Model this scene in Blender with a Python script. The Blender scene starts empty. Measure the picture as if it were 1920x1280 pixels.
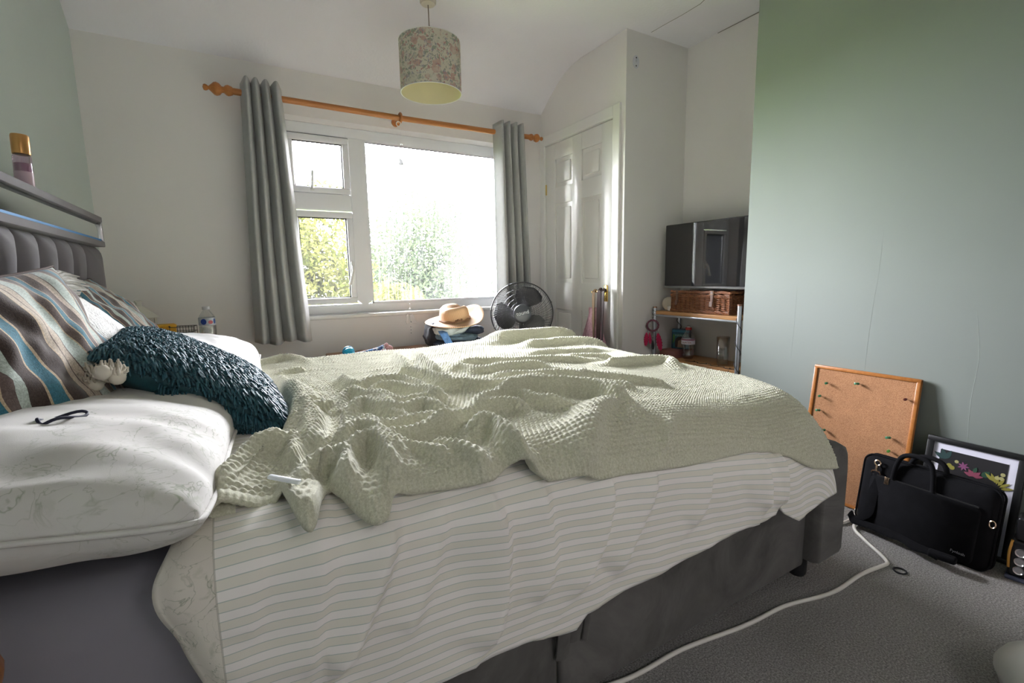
import bpy, bmesh, math, random
import numpy as np
from mathutils import Matrix, Vector, Euler
SC = bpy.context.scene
COL = SC.collection
PI = math.pi
rng = np.random.default_rng(7)
random.seed(7)

# ---------------------------------------------------------------- camera, sky, light, exposure
def make_camera():
    yaw, pitch, roll = math.radians(30.065), math.radians(-8.063), math.radians(-1.015)
    f = Vector((math.sin(yaw)*math.cos(pitch), math.cos(yaw)*math.cos(pitch), math.sin(pitch)))
    r = Vector((math.cos(yaw), -math.sin(yaw), 0.0))
    u = r.cross(f)
    r2 = r*math.cos(roll) + u*math.sin(roll)
    u2 = -r*math.sin(roll) + u*math.cos(roll)
    cd = bpy.data.cameras.new('camera')
    cd.sensor_width = 36.0
    cd.lens = 880.4/1920*36.0
    cd.clip_start = 0.02
    co = bpy.data.objects.new('camera', cd)
    COL.objects.link(co)
    m = Matrix.Identity(4)
    for i in range(3):
        m[i][0], m[i][1], m[i][2] = r2[i], u2[i], -f[i]
    m[0][3], m[1][3], m[2][3] = 0.0, 0.0, 1.02
    co.matrix_world = m
    SC.camera = co
make_camera()

SKY_STRENGTH = 190.0
FILL_W = 18.0
vs = SC.view_settings
vs.view_transform = 'Standard'
vs.look = 'None'
vs.gamma = 1.0
vs.use_curve_mapping = False
vs.exposure = 0.06

def make_world():
    w = bpy.data.worlds.new('overcast_sky')
    SC.world = w
    w.use_nodes = True
    nt = w.node_tree
    nt.nodes.clear()
    out = nt.nodes.new('ShaderNodeOutputWorld')
    bg = nt.nodes.new('ShaderNodeBackground')
    tc = nt.nodes.new('ShaderNodeTexCoord')
    sx = nt.nodes.new('ShaderNodeSeparateXYZ')
    rp = nt.nodes.new('ShaderNodeValToRGB')
    rp.color_ramp.elements[0].position = 0.0
    rp.color_ramp.elements[0].color = (0.30, 0.32, 0.28, 1)
    rp.color_ramp.elements[1].position = 1.0
    rp.color_ramp.elements[1].color = (0.95, 0.92, 1.0, 1)
    e = rp.color_ramp.elements.new(0.06)
    e.color = (0.40, 0.385, 0.42, 1)
    nt.links.new(tc.outputs['Generated'], sx.inputs[0])
    nt.links.new(sx.outputs['Z'], rp.inputs[0])
    nt.links.new(rp.outputs[0], bg.inputs['Color'])
    bg.inputs['Strength'].default_value = SKY_STRENGTH
    nt.links.new(bg.outputs[0], out.inputs['Surface'])
make_world()

def portal(name, loc, rot, sx, sy):
    l = bpy.data.lights.new(name, 'AREA')
    l.shape = 'RECTANGLE'
    l.size, l.size_y = sx, sy
    l.cycles.is_portal = True
    o = bpy.data.objects.new(name, l)
    o.location, o.rotation_euler = loc, rot
    COL.objects.link(o)
portal('window_portal', (1.03, 3.30, 1.37), (math.radians(-90), 0, 0), 1.56, 1.2)

def fill_light():
    # fill lamp added behind the camera, shining in through an added doorway
    l = bpy.data.lights.new('fill_lamp', 'AREA')
    l.shape = 'DISK'
    l.size = 0.9
    l.energy = FILL_W
    l.color = (1.0, 0.95, 0.93)
    o = bpy.data.objects.new('fill_lamp', l)
    o.location = (0.75, -1.75, 2.30)
    o.rotation_euler = (math.radians(52), 0, 0)
    COL.objects.link(o)
fill_light()
SC.cycles.max_bounces = 10
SC.cycles.diffuse_bounces = 6
SC.cycles.glossy_bounces = 4
SC.cycles.transmission_bounces = 8
SC.cycles.transparent_max_bounces = 16
SC.cycles.caustics_reflective = False
SC.cycles.caustics_refractive = False
SC.cycles.sample_clamp_indirect = 8.0
SC.cycles.use_denoising = True

# ---------------------------------------------------------------- geometry helpers: a geometry is (V, F, UV or None)
def G(V, F, UV=None):
    return (np.asarray(V, float).reshape(-1, 3), F, UV)

def join(*gs):
    Vs, Fs, U, n, anyuv = [], [], [], 0, any(g[2] is not None for g in gs)
    for V, F, uv in gs:
        Vs.append(V)
        if isinstance(F, np.ndarray):
            Fs += (F + n).tolist()
        else:
            Fs += [[i + n for i in f] for f in F]
        if anyuv:
            U.append(uv if uv is not None else np.zeros((len(V), 2)))
        n += len(V)
    return (np.vstack(Vs), Fs, np.vstack(U) if anyuv else None)

def xf(g, loc=(0, 0, 0), rot=(0, 0, 0), sc=(1, 1, 1)):
    if not hasattr(sc, '__len__'):
        sc = (sc, sc, sc)
    m = np.array(Euler(rot).to_matrix())
    return (np.asarray(g[0])*np.array(sc) @ m.T + np.array(loc), g[1], g[2])

def xm(g, m):
    m = np.array(m)
    return (g[0] @ m[:3, :3].T + m[:3, 3], g[1], g[2])

def from_bm(bm):
    bm.verts.ensure_lookup_table()
    bm.verts.index_update()
    V = np.array([v.co[:] for v in bm.verts])
    F = [[v.index for v in f.verts] for f in bm.faces]
    bm.free()
    return G(V, F)

def box(x0, x1, y0, y1, z0, z1, bev=0.0, seg=2):
    if bev <= 0:
        V = [(x, y, z) for z in (z0, z1) for y in (y0, y1) for x in (x0, x1)]
        return G(V, [[0, 2, 3, 1], [4, 5, 7, 6], [0, 1, 5, 4], [2, 6, 7, 3], [0, 4, 6, 2], [1, 3, 7, 5]])
    bm = bmesh.new()
    bmesh.ops.create_cube(bm, size=1.0)
    for v in bm.verts:
        v.co = Vector(((x0+x1)/2 + v.co.x*(x1-x0), (y0+y1)/2 + v.co.y*(y1-y0), (z0+z1)/2 + v.co.z*(z1-z0)))
    bev = min(bev, 0.49*min(x1-x0, y1-y0, z1-z0))
    bmesh.ops.bevel(bm, geom=list(bm.edges), offset=bev, segments=seg, profile=0.5, affect='EDGES')
    return from_bm(bm)

def gridF(n, m, cu=False, cv=False):
    i = np.arange(n if cu else n-1)[:, None]
    j = np.arange(m if cv else m-1)[None, :]
    i2, j2 = (i+1) % n, (j+1) % m
    return np.stack([i*m+j+0*i, i2*m+j, i2*m+j2, i*m+j2], -1).reshape(-1, 4)

def grid(A, UV=None, cu=False, cv=False, flip=False):
    n, m = A.shape[:2]
    F = gridF(n, m, cu, cv)
    if flip:
        F = F[:, ::-1]
    return G(A.reshape(-1, 3), F, None if UV is None else UV.reshape(-1, 2))

def lathe(prof, n=24, uv=False):
    """profile [(r, z)...] turned about z; points with r = 0 close the ends"""
    p = np.array(prof, float)
    a = np.linspace(0, 2*PI, n, endpoint=False)
    A = np.stack([p[:, 0][:, None]*np.cos(a), p[:, 0][:, None]*np.sin(a), np.repeat(p[:, 1][:, None], n, 1)], -1)
    UV = None
    if uv:
        UV = np.stack([np.repeat(a[None]/(2*PI), len(p), 0), np.repeat(p[:, 1][:, None], n, 1)], -1)
    return grid(A, UV, cu=False, cv=True, flip=True)

def tube(pts, r=0.01, n=8, closed=False, caps=True, rs=None, flat=None):
    P = np.array(pts, float)
    k = len(P)
    if closed:
        T = np.roll(P, -1, 0) - np.roll(P, 1, 0)
    else:
        T = np.gradient(P, axis=0)
    T /= np.linalg.norm(T, axis=1)[:, None] + 1e-12
    ref = np.array([0, 0, 1.0]) if abs(T[0, 2]) < 0.9 else np.array([1.0, 0, 0])
    N = np.zeros_like(P)
    v = ref - T[0]*(ref @ T[0])
    v /= np.linalg.norm(v)
    for i in range(k):
        v = v - T[i]*(v @ T[i])
        v /= np.linalg.norm(v) + 1e-12
        N[i] = v
    B = np.cross(T, N)
    a = np.linspace(0, 2*PI, n, endpoint=False)
    rr = np.full(k, r) if rs is None else np.array(rs, float)
    ca, sa = np.cos(a), np.sin(a)
    if flat:
        ca, sa = ca*flat[0], sa*flat[1]
    A = P[:, None] + rr[:, None, None]*(N[:, None]*ca[None, :, None] + B[:, None]*sa[None, :, None])
    g = grid(A, None, cu=closed, cv=True)
    if caps and not closed:
        F = g[1].tolist()
        F.append(list(range(n))[::-1])
        F.append(list(range((k-1)*n, k*n)))
        g = (g[0], F, None)
    return g

def prism(poly, z0, z1):
    """2-D outline (counter-clockwise) extruded along z"""
    n = len(poly)
    V = [(x, y, z0) for x, y in poly] + [(x, y, z1) for x, y in poly]
    F = [list(range(n))[::-1], list(range(n, 2*n))] + [[i, (i+1) % n, n+(i+1) % n, n+i] for i in range(n)]
    return G(V, F)

def sphere(r=1.0, n=16, m=10, c=(0, 0, 0), sc=(1, 1, 1)):
    t = np.linspace(0, PI, m)
    return xf(lathe([(max(0.0, r*math.sin(x)), -r*math.cos(x)) for x in t], n), c, (0, 0, 0), sc)

def spline(pts, n=40, closed=False):
    """Catmull-Rom through the points"""
    P = np.array(pts, float)
    k = len(P)
    if not closed:
        Q = np.vstack([2*P[0]-P[1], P, 2*P[-1]-P[-2]])
        segs = k-1
    else:
        Q = np.vstack([P[-1], P, P[0], P[1]])
        segs = k
    out = []
    for s in np.linspace(0, segs, n, endpoint=not closed):
        i = min(int(s), segs-1)
        t = s-i
        a, b, c, d = Q[i], Q[i+1], Q[i+2], Q[i+3]
        out.append(0.5*((2*b)+(c-a)*t+(2*a-5*b+4*c-d)*t*t+(3*b-a-3*c+d)*t**3))
    return np.array(out)

def smooth01(x):
    x = np.clip(x, 0, 1)
    return x*x*(3-2*x)

def vnoise(x, y, seed=0):
    """smooth value noise, period free, about -1..1"""
    r = np.random.default_rng(seed)
    T = r.uniform(-1, 1, (64, 64))
    xi, yi = np.floor(x).astype(int), np.floor(y).astype(int)
    fx, fy = x-xi, y-yi
    fx, fy = fx*fx*(3-2*fx), fy*fy*(3-2*fy)
    g = lambda a, b: T[a % 64, b % 64]
    return (g(xi, yi)*(1-fx)+g(xi+1, yi)*fx)*(1-fy)+(g(xi, yi+1)*(1-fx)+g(xi+1, yi+1)*fx)*fy

# ---------------------------------------------------------------- object helpers
WM = {}
def _mesh(name, g, mat, smooth):
    V, F, UV = g
    me = bpy.data.meshes.new(name)
    if isinstance(F, np.ndarray):
        k, c = F.shape
        me.vertices.add(len(V))
        me.vertices.foreach_set('co', np.ascontiguousarray(V, dtype=np.float32).ravel())
        me.loops.add(k*c)
        me.loops.foreach_set('vertex_index', np.ascontiguousarray(F, dtype=np.int32).ravel())
        me.polygons.add(k)
        me.polygons.foreach_set('loop_start', np.arange(0, k*c, c, dtype=np.int32))
        me.update(calc_edges=True)
        me.validate()
    else:
        me.from_pydata([tuple(v) for v in V], [], F)
        me.update()
    if UV is not None:
        li = np.zeros(len(me.loops), dtype=np.int32)
        me.loops.foreach_get('vertex_index', li)
        ul = me.uv_layers.new(name='UVMap')
        ul.data.foreach_set('uv', np.asarray(UV, dtype=np.float32)[li].ravel())
    if smooth:
        me.polygons.foreach_set('use_smooth', np.ones(len(me.polygons), dtype=bool))
        if smooth is not True:
            try:
                me.set_sharp_from_angle(angle=math.radians(smooth))
            except Exception:
                pass
    if mat:
        me.materials.append(mat)
    return me

def tag(o, label=None, cat=None, group=None, kind=None):
    if label: o['label'] = label
    if cat: o['category'] = cat
    if group: o['group'] = group
    if kind: o['kind'] = kind
    return o

def thing(name, label, cat, loc=(0, 0, 0), rot=(0, 0, 0), group=None):
    o = bpy.data.objects.new(name, None)
    o.empty_display_size = 0.05
    o.location, o.rotation_euler = loc, rot
    COL.objects.link(o)
    WM[o.name] = Matrix.LocRotScale(Vector(loc), Euler(rot), None)
    return tag(o, label, cat, group)

def part(name, g, mat, parent=None, smooth=40, label=None, kind=None, world=False):
    """one mesh object; world=True: the vertices are world coordinates, moved into the parent's frame"""
    if world and parent is not None:
        g = xm(g, WM[parent.name].inverted())
    o = bpy.data.objects.new(name, _mesh(name, g, mat, smooth))
    COL.objects.link(o)
    if parent is not None:
        o.parent = parent
        WM[o.name] = WM[parent.name]
    else:
        WM[o.name] = Matrix.Identity(4)
    return tag(o, label, None, None, kind)

def single(name, g, mat, label, cat, loc=(0, 0, 0), rot=(0, 0, 0), group=None, smooth=40, kind=None):
    o = part(name, g, mat, None, smooth)
    o.location, o.rotation_euler = loc, rot
    WM[o.name] = Matrix.LocRotScale(Vector(loc), Euler(rot), None)
    return tag(o, label, cat, group, kind)

def struct(name, g, mat, smooth=False, parent=None):
    o = part(name, g, mat, parent, smooth)
    if parent is None:
        o['kind'] = 'structure'
    return o

def lettering(name, body, size, mat, parent, loc, rot, extrude=0.0004, align='CENTER'):
    cu = bpy.data.curves.new(name, 'FONT')
    cu.body = body
    cu.size = size
    cu.align_x = align
    cu.align_y = 'CENTER'
    cu.extrude = extrude
    cu.materials.append(mat)
    f = bpy.data.objects.new(name, cu)
    COL.objects.link(f)
    bpy.context.view_layer.update()
    me = bpy.data.meshes.new_from_object(f.evaluated_get(bpy.context.evaluated_depsgraph_get()))
    me.name = name
    bpy.data.objects.remove(f)
    bpy.data.curves.remove(cu)
    if not me.materials: me.materials.append(mat)
    o = bpy.data.objects.new(name, me)
    o.location, o.rotation_euler = loc, rot
    COL.objects.link(o)
    o.parent = parent
    return o

def dup(root, loc, rot=None, label=None, group=None):
    r = root.copy()
    COL.objects.link(r)
    r.location = loc
    if rot is not None: r.rotation_euler = rot
    if label: r['label'] = label
    if group: r['group'] = group
    for ch in list(root.children):
        c = ch.copy(); COL.objects.link(c); c.parent = r
        for g in list(ch.children):
            d = g.copy(); COL.objects.link(d); d.parent = c
    return r

# ---------------------------------------------------------------- materials
class N:
    """a small node-tree writer"""
    def __init__(s, name):
        s.m = bpy.data.materials.new(name)
        s.m.use_nodes = True
        s.t = s.m.node_tree
        s.t.nodes.clear()
        s.out = s.t.nodes.new('ShaderNodeOutputMaterial')
        s.b = s.t.nodes.new('ShaderNodeBsdfPrincipled')
        s.t.links.new(s.b.outputs[0], s.out.inputs['Surface'])
    def n(s, typ, **kw):
        x = s.t.nodes.new(typ)
        for k, v in kw.items():
            if k in x.inputs:
                x.inputs[k].default_value = v
            else:
                setattr(x, k, v)
        return x
    def l(s, a, b):
        s.t.links.new(a, b)
    def set(s, **kw):
        for k, v in kw.items():
            k = k.replace('_', ' ')
            if k in s.b.inputs:
                s.b.inputs[k].default_value = v
    def coord(s, kind='Object', scale=(1, 1, 1)):
        tc = s.n('ShaderNodeTexCoord')
        mp = s.n('ShaderNodeMapping')
        mp.inputs['Scale'].default_value = scale
        s.l(tc.outputs[kind], mp.inputs['Vector'])
        return mp.outputs[0]
    def noise(s, vec, scale, detail=4, rough=0.55, dist=0.0):
        x = s.n('ShaderNodeTexNoise')
        x.inputs['Scale'].default_value = scale
        x.inputs['Detail'].default_value = detail
        x.inputs['Roughness'].default_value = rough
        x.inputs['Distortion'].default_value = dist
        if vec is not None: s.l(vec, x.inputs['Vector'])
        return x.outputs['Fac']
    def ramp(s, fac, stops, mode='LINEAR'):
        r = s.n('ShaderNodeValToRGB')
        r.color_ramp.interpolation = mode
        els = r.color_ramp.elements
        els[0].position, els[0].color = stops[0][0], c4(stops[0][1])
        els[1].position, els[1].color = stops[-1][0], c4(stops[-1][1])
        for p, c in stops[1:-1]:
            e = els.new(p)
            e.color = c4(c)
        s.l(fac, r.inputs[0])
        return r.outputs[0]
    def mix(s, fac, a, b, blend='MIX'):
        x = s.n('ShaderNodeMix', data_type='RGBA', blend_type=blend)
        for v, i in ((fac, 0), (a, 6), (b, 7)):
            if hasattr(v, 'is_linked') or hasattr(v, 'links'):
                s.l(v, x.inputs[i])
            else:
                x.inputs[i].default_value = v if i == 0 else c4(v)
        return x.outputs[2]
    def math(s, op, a, b=0.0, clamp=False):
        x = s.n('ShaderNodeMath', operation=op, use_clamp=clamp)
        for v, i in ((a, 0), (b, 1)):
            if hasattr(v, 'links'): s.l(v, x.inputs[i])
            else: x.inputs[i].default_value = v
        return x.outputs[0]
    def bump(s, h, strength=0.3, dist=0.01):
        b = s.n('ShaderNodeBump')
        b.inputs['Strength'].default_value = strength
        b.inputs['Distance'].default_value = dist
        s.l(h, b.inputs['Height'])
        s.l(b.outputs[0], s.b.inputs['Normal'])
    def color(s, sock):
        s.l(sock, s.b.inputs['Base Color'])

def c4(c):
    return (c[0], c[1], c[2], 1.0)
def srgb(r, g, b):
    f = lambda v: (v/255/12.92) if v/255 <= 0.04045 else ((v/255+0.055)/1.055)**2.4
    return (f(r), f(g), f(b))

def simple(name, col, rough=0.5, metal=0.0, var=0.0, vscale=8.0, bump=0.0, bscale=200.0, bdist=0.002, spec=None, sheen=0.0, coat=0.0):
    k = N(name)
    k.set(Base_Color=c4(col), Roughness=rough, Metallic=metal)
    if spec is not None: k.set(Specular_IOR_Level=spec)
    if sheen: k.set(Sheen_Weight=sheen, Sheen_Roughness=0.5)
    if coat: k.set(Coat_Weight=coat, Coat_Roughness=0.1)
    v = k.coord()
    if var:
        f = k.noise(v, vscale, 4)
        lo = tuple(max(0, x*(1-var)) for x in col)
        hi = tuple(min(1, x*(1+var)) for x in col)
        k.color(k.ramp(f, [(0.3, lo), (0.7, hi)]))
    if bump:
        k.bump(k.noise(v, bscale, 3), bump, bdist)
    return k.m

def glass_like(name, tint=(1, 1, 1), rough=0.0, ior=1.45):
    k = N(name)
    k.set(Base_Color=c4(tint), Roughness=rough, IOR=ior, Transmission_Weight=1.0)
    return k.m

def thin_clear(name, tint=(0.97, 0.98, 0.98), fac=0.08, rough=0.03):
    """thin-walled clear plastic or glass: mostly see-through, a little gloss"""
    k = N(name)
    t = k.n('ShaderNodeBsdfTransparent'); t.inputs[0].default_value = c4(tint)
    g = k.n('ShaderNodeBsdfGlossy'); g.inputs['Roughness'].default_value = rough
    lw = k.n('ShaderNodeLayerWeight'); lw.inputs[0].default_value = 0.25
    f = k.math('ADD', k.math('MULTIPLY', lw.outputs['Facing'], 0.45), fac, True)
    mx = k.n('ShaderNodeMixShader')
    k.l(f, mx.inputs[0]); k.l(t.outputs[0], mx.inputs[1]); k.l(g.outputs[0], mx.inputs[2])
    k.l(mx.outputs[0], k.out.inputs['Surface'])
    return k.m

def wood(name, c1, c2, scale=(1, 12, 12), rough=0.45, nscale=6.0):
    k = N(name)
    v = k.coord('Object', scale)
    f = k.noise(v, nscale, 6, 0.6, 1.2)
    k.color(k.ramp(f, [(0.3, c1), (0.7, c2)]))
    k.set(Roughness=rough)
    k.bump(f, 0.08, 0.002)
    return k.m

MAT = {}
MAT['white_wall'] = simple('cream_wall_paint', (0.80, 0.775, 0.76), 0.85, var=0.02, vscale=2.0, bump=0.06, bscale=120)
MAT['ceiling'] = simple('white_ceiling_paint', (0.83, 0.815, 0.86), 0.9, var=0.015, vscale=3.0, bump=0.25, bscale=70, bdist=0.004)
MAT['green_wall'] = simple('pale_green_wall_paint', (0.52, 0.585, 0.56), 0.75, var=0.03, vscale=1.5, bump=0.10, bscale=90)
MAT['green_wall_darkened'] = simple('darkened_green_wall_paint', (0.255, 0.286, 0.265), 0.75, var=0.03, vscale=1.5, bump=0.10, bscale=90)  # the same green paint, darkened to even out window light on the chimney
MAT['gloss_white'] = simple('white_gloss_paint', (0.80, 0.79, 0.765), 0.30, bump=0.03, bscale=40)
MAT['upvc'] = simple('white_plastic_frame', (0.82, 0.83, 0.86), 0.28)
MAT['dark_seal'] = simple('dark_rubber_seal', (0.03, 0.028, 0.03), 0.6)
MAT['chrome'] = simple('brushed_chrome', (0.72, 0.72, 0.74), 0.22, 1.0)
MAT['brass'] = simple('polished_brass', (0.85, 0.60, 0.20), 0.25, 1.0)
MAT['rose_gold'] = simple('pale_gold_metal', (0.95, 0.70, 0.50), 0.22, 1.0)
MAT['black_plastic'] = simple('black_plastic', (0.015, 0.015, 0.017), 0.4)
MAT['white_plastic'] = simple('white_plastic', (0.8, 0.8, 0.79), 0.4)

def carpet_mat():
    k = N('grey_carpet_pile')
    v = k.coord()
    a = k.noise(v, 210, 4, 0.75)
    b = k.noise(v, 2.2, 4)
    c = k.ramp(a, [(0.32, (0.11, 0.105, 0.10)), (0.5, (0.33, 0.318, 0.31)), (0.68, (0.66, 0.64, 0.635))])
    d = k.ramp(b, [(0.3, (0.80, 0.79, 0.77)), (0.7, (1.0, 1.0, 1.0))])
    k.color(k.mix(1.0, c, d, 'MULTIPLY'))
    k.set(Roughness=1.0, Specular_IOR_Level=0.1, Sheen_Weight=0.2)
    k.bump(k.math('ADD', a, k.noise(v, 130, 2)), 0.9, 0.006)
    return k.m
MAT['carpet'] = carpet_mat()

def velvet(name, col, var=0.3, sheen=0.5):
    k = N(name)
    v = k.coord()
    f = k.noise(v, 5.0, 5, 0.65, 0.8)
    k.color(k.ramp(f, [(0.3, tuple(x*(1-var) for x in col)), (0.7, tuple(x*(1+var) for x in col))]))
    k.set(Roughness=0.85, Sheen_Weight=sheen, Sheen_Roughness=0.4, Specular_IOR_Level=0.2)
    k.bump(k.noise(v, 900, 2), 0.15, 0.001)
    return k.m
MAT['grey_velvet'] = velvet('charcoal_grey_velvet', (0.110, 0.105, 0.100), 0.40, 0.12)
MAT['head_velvet'] = velvet('mid_grey_velvet', (0.150, 0.140, 0.150), 0.06, 0.1)
MAT['grey_sheet'] = simple('grey_cotton_sheet', (0.29, 0.28, 0.32), 0.9, var=0.06, vscale=3, bump=0.1, bscale=700, bdist=0.001)

def blanket_mat(name, c1, c2):
    k = N(name)
    v = k.coord()
    f = k.noise(v, 260, 3, 0.7)
    k.color(k.ramp(f, [(0.25, c1), (0.75, c2)]))
    k.set(Roughness=1.0, Sheen_Weight=0.3, Sheen_Roughness=0.5, Specular_IOR_Level=0.05)
    k.bump(k.noise(v, 520, 3, 0.7), 0.35, 0.003)
    return k.m
MAT['blanket'] = blanket_mat('sage_knit_wool', (0.42, 0.415, 0.295), (0.71, 0.70, 0.585))
MAT['blanket_edge'] = blanket_mat('sage_knit_border_wool', (0.36, 0.37, 0.24), (0.56, 0.565, 0.42))

def sprig(k, base, vec, scale=1.0):
    """faint grey-green botanical sprigs over a base colour"""
    n1 = k.noise(vec, 7*scale, 3, 0.5, 0.4)
    lines = k.n('ShaderNodeTexNoise')
    lines.inputs['Scale'].default_value = 15*scale
    lines.inputs['Detail'].default_value = 3
    lines.inputs['Distortion'].default_value = 2.2
    k.l(vec, lines.inputs['Vector'])
    band = k.math('ABSOLUTE', k.math('SUBTRACT', lines.outputs['Fac'], 0.5))
    thin = k.ramp(band, [(0.0, (1, 1, 1)), (0.007, (0.5, 0.5, 0.5)), (0.018, (0, 0, 0))])
    mask = k.ramp(n1, [(0.47, (0, 0, 0)), (0.62, (1, 1, 1))])
    m = k.math('MULTIPLY', thin, mask)
    blot = k.ramp(k.noise(vec, 30*scale, 4, 0.6, 0.5), [(0.56, (0, 0, 0)), (0.68, (1, 1, 1))])
    m2 = k.math('MULTIPLY', k.math('MULTIPLY', blot, mask), 0.48)
    pink = k.ramp(k.noise(vec, 5.0*scale, 2), [(0.56, (0, 0, 0)), (0.72, (1, 1, 1))])
    c = k.mix(k.math('MULTIPLY', pink, 0.25), base, (0.55, 0.47, 0.44))
    c = k.mix(m2, c, (0.33, 0.36, 0.27))
    return k.mix(k.math('MULTIPLY', m, 0.75), c, (0.25, 0.28, 0.20))

def pillow_mat():
    k = N('white_cotton_with_grey_sprigs')
    v = k.coord('Object')
    k.color(sprig(k, (0.60, 0.585, 0.56), v))
    k.set(Roughness=0.9, Specular_IOR_Level=0.15, Sheen_Weight=0.15)
    k.bump(k.noise(v, 900, 2), 0.12, 0.001)
    return k.m
MAT['sprig_cotton'] = pillow_mat()
MAT['white_cotton'] = simple('white_cotton', (0.84, 0.83, 0.83), 0.9, bump=0.1, bscale=800, bdist=0.001)

def duvet_mat():
    k = N('striped_duvet_cotton')
    tc = k.n('ShaderNodeTexCoord')
    sp = k.n('ShaderNodeSeparateXYZ')
    k.l(tc.outputs['UV'], sp.inputs[0])
    ob = k.coord('Object')
    u, v = sp.outputs[0], sp.outputs[1]
    fr = k.math('FRACT', k.math('MULTIPLY', v, 1/0.0245))
    c = k.ramp(fr, [(0.0, (0.50, 0.55, 0.52)), (0.045, (0.76, 0.73, 0.655)), (0.50, (0.50, 0.55, 0.52)), (0.545, (0.86, 0.825, 0.80)), (1.0, (0.86, 0.825, 0.80))], 'CONSTANT')
    flo = sprig(k, (0.74, 0.70, 0.63), ob, 1.3)
    seam = k.math('LESS_THAN', u, -0.056)
    line = k.math('LESS_THAN', k.math('ABSOLUTE', k.math('ADD', u, 0.056)), 0.0012)
    c = k.mix(seam, c, flo)
    c = k.mix(k.math('MULTIPLY', line, 0.5), c, (0.35, 0.33, 0.28))
    k.color(c)
    k.set(Roughness=0.9, Specular_IOR_Level=0.15, Sheen_Weight=0.1)
    k.bump(k.noise(ob, 1000, 2), 0.12, 0.001)
    return k.m
MAT['duvet'] = duvet_mat()

def stripe_cushion_mat():
    k = N('brown_blue_striped_chenille')
    tc = k.n('ShaderNodeTexCoord')
    sp = k.n('ShaderNodeSeparateXYZ')
    k.l(tc.outputs['UV'], sp.inputs[0])
    ob = k.coord('Object')
    wob = k.math('MULTIPLY', k.math('SUBTRACT', k.noise(ob, 9, 2), 0.5), 0.03)
    f = k.math('FRACT', k.math('ADD', k.math('MULTIPLY', k.math('ADD', sp.outputs[0], wob), 1.28), 0.715))
    br, br2 = (0.060, 0.042, 0.036), (0.125, 0.090, 0.080)
    bl, cr, tn, mt, pk = (0.045, 0.165, 0.225), (0.50, 0.39, 0.27), (0.50, 0.42, 0.34), (0.45, 0.51, 0.47), (0.55, 0.44, 0.37)
    seq = [(.075, br), (.012, cr), (.075, bl), (.012, cr), (.12, br), (.012, cr), (.035, tn), (.008, br2), (.05, tn), (.008, br2), (.085, mt), (.008, cr), (.045, br2),
           (.010, cr), (.04, bl), (.010, cr), (.055, br2), (.012, pk), (.03, tn), (.008, br2), (.07, mt), (.008, cr), (.04, br2), (.05, bl), (.010, cr), (.05, br2), (.05, mt)]
    tot = sum(w for w, _ in seq)
    stops, p = [], 0.0
    for w, c in seq:
        stops.append((p, c)); p += w/tot
    col = k.ramp(f, stops, 'CONSTANT')
    grain = k.ramp(k.noise(ob, 330, 2), [(0.3, (0.72, 0.72, 0.72)), (0.7, (1.2, 1.2, 1.2))])
    k.color(k.mix(1.0, col, grain, 'MULTIPLY'))
    k.set(Roughness=0.95, Sheen_Weight=0.35, Specular_IOR_Level=0.1)
    k.bump(k.noise(ob, 500, 2), 0.3, 0.002)
    return k.m
MAT['stripes'] = stripe_cushion_mat()

def teal_mat(name, lo, hi):
    k = N(name)
    v = k.coord()
    k.color(k.ramp(k.noise(v, 160, 2), [(0.3, lo), (0.7, hi)]))
    k.set(Roughness=0.6, Sheen_Weight=0.05)
    return k.m
MAT['teal_pile'] = teal_mat('teal_chenille_pile', (0.008, 0.056, 0.080), (0.024, 0.112, 0.148))
MAT['teal_cloth'] = teal_mat('teal_plain_cloth', (0.006, 0.060, 0.078), (0.010, 0.078, 0.098))

def window_glass(dirty):
    k = N('dirty_window_glass' if dirty else 'clear_window_glass')
    t = k.n('ShaderNodeBsdfTransparent'); t.inputs[0].default_value = (0.95, 0.97, 0.96, 1)
    g = k.n('ShaderNodeBsdfGlossy'); g.inputs['Roughness'].default_value = 0.02
    fr = k.n('ShaderNodeFresnel'); fr.inputs['IOR'].default_value = 1.45
    mx = k.n('ShaderNodeMixShader')
    k.l(fr.outputs[0], mx.inputs[0]); k.l(t.outputs[0], mx.inputs[1]); k.l(g.outputs[0], mx.inputs[2])
    d = k.n('ShaderNodeBsdfTranslucent'); d.inputs[0].default_value = (0.85, 0.88, 0.92, 1)
    v1 = k.coord('Object', (60, 1, 3.0))
    v2 = k.coord('Object', (1, 1, 1))
    s = k.ramp(k.noise(v1, 1.0, 5, 0.65), [(0.42, (0, 0, 0)), (0.72, (1, 1, 1))])
    b = k.ramp(k.noise(v2, 4.0, 4), [(0.35, (0.15, 0.15, 0.15)), (0.7, (1, 1, 1))])
    f = k.math('MULTIPLY', s, b)
    sp = k.n('ShaderNodeSeparateXYZ')
    k.l(k.coord('Object'), sp.inputs[0])
    xs = k.n('ShaderNodeMapRange'); xs.clamp = True
    xs.inputs['From Min'].default_value = 1.15; xs.inputs['From Max'].default_value = 1.62
    xs.inputs['To Min'].default_value = 0.002; xs.inputs['To Max'].default_value = 0.009
    k.l(sp.outputs[0], xs.inputs[0])
    f = k.math('ADD', k.math('MULTIPLY', f, 0.020 if dirty else 0.003), xs.outputs[0] if dirty else 0.003, True)
    m2 = k.n('ShaderNodeMixShader')
    k.l(f, m2.inputs[0]); k.l(mx.outputs[0], m2.inputs[1]); k.l(d.outputs[0], m2.inputs[2])
    k.l(m2.outputs[0], k.out.inputs['Surface'])
    return k.m
MAT['glass_dirty'] = window_glass(True)
MAT['glass_clear'] = window_glass(False)

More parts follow.
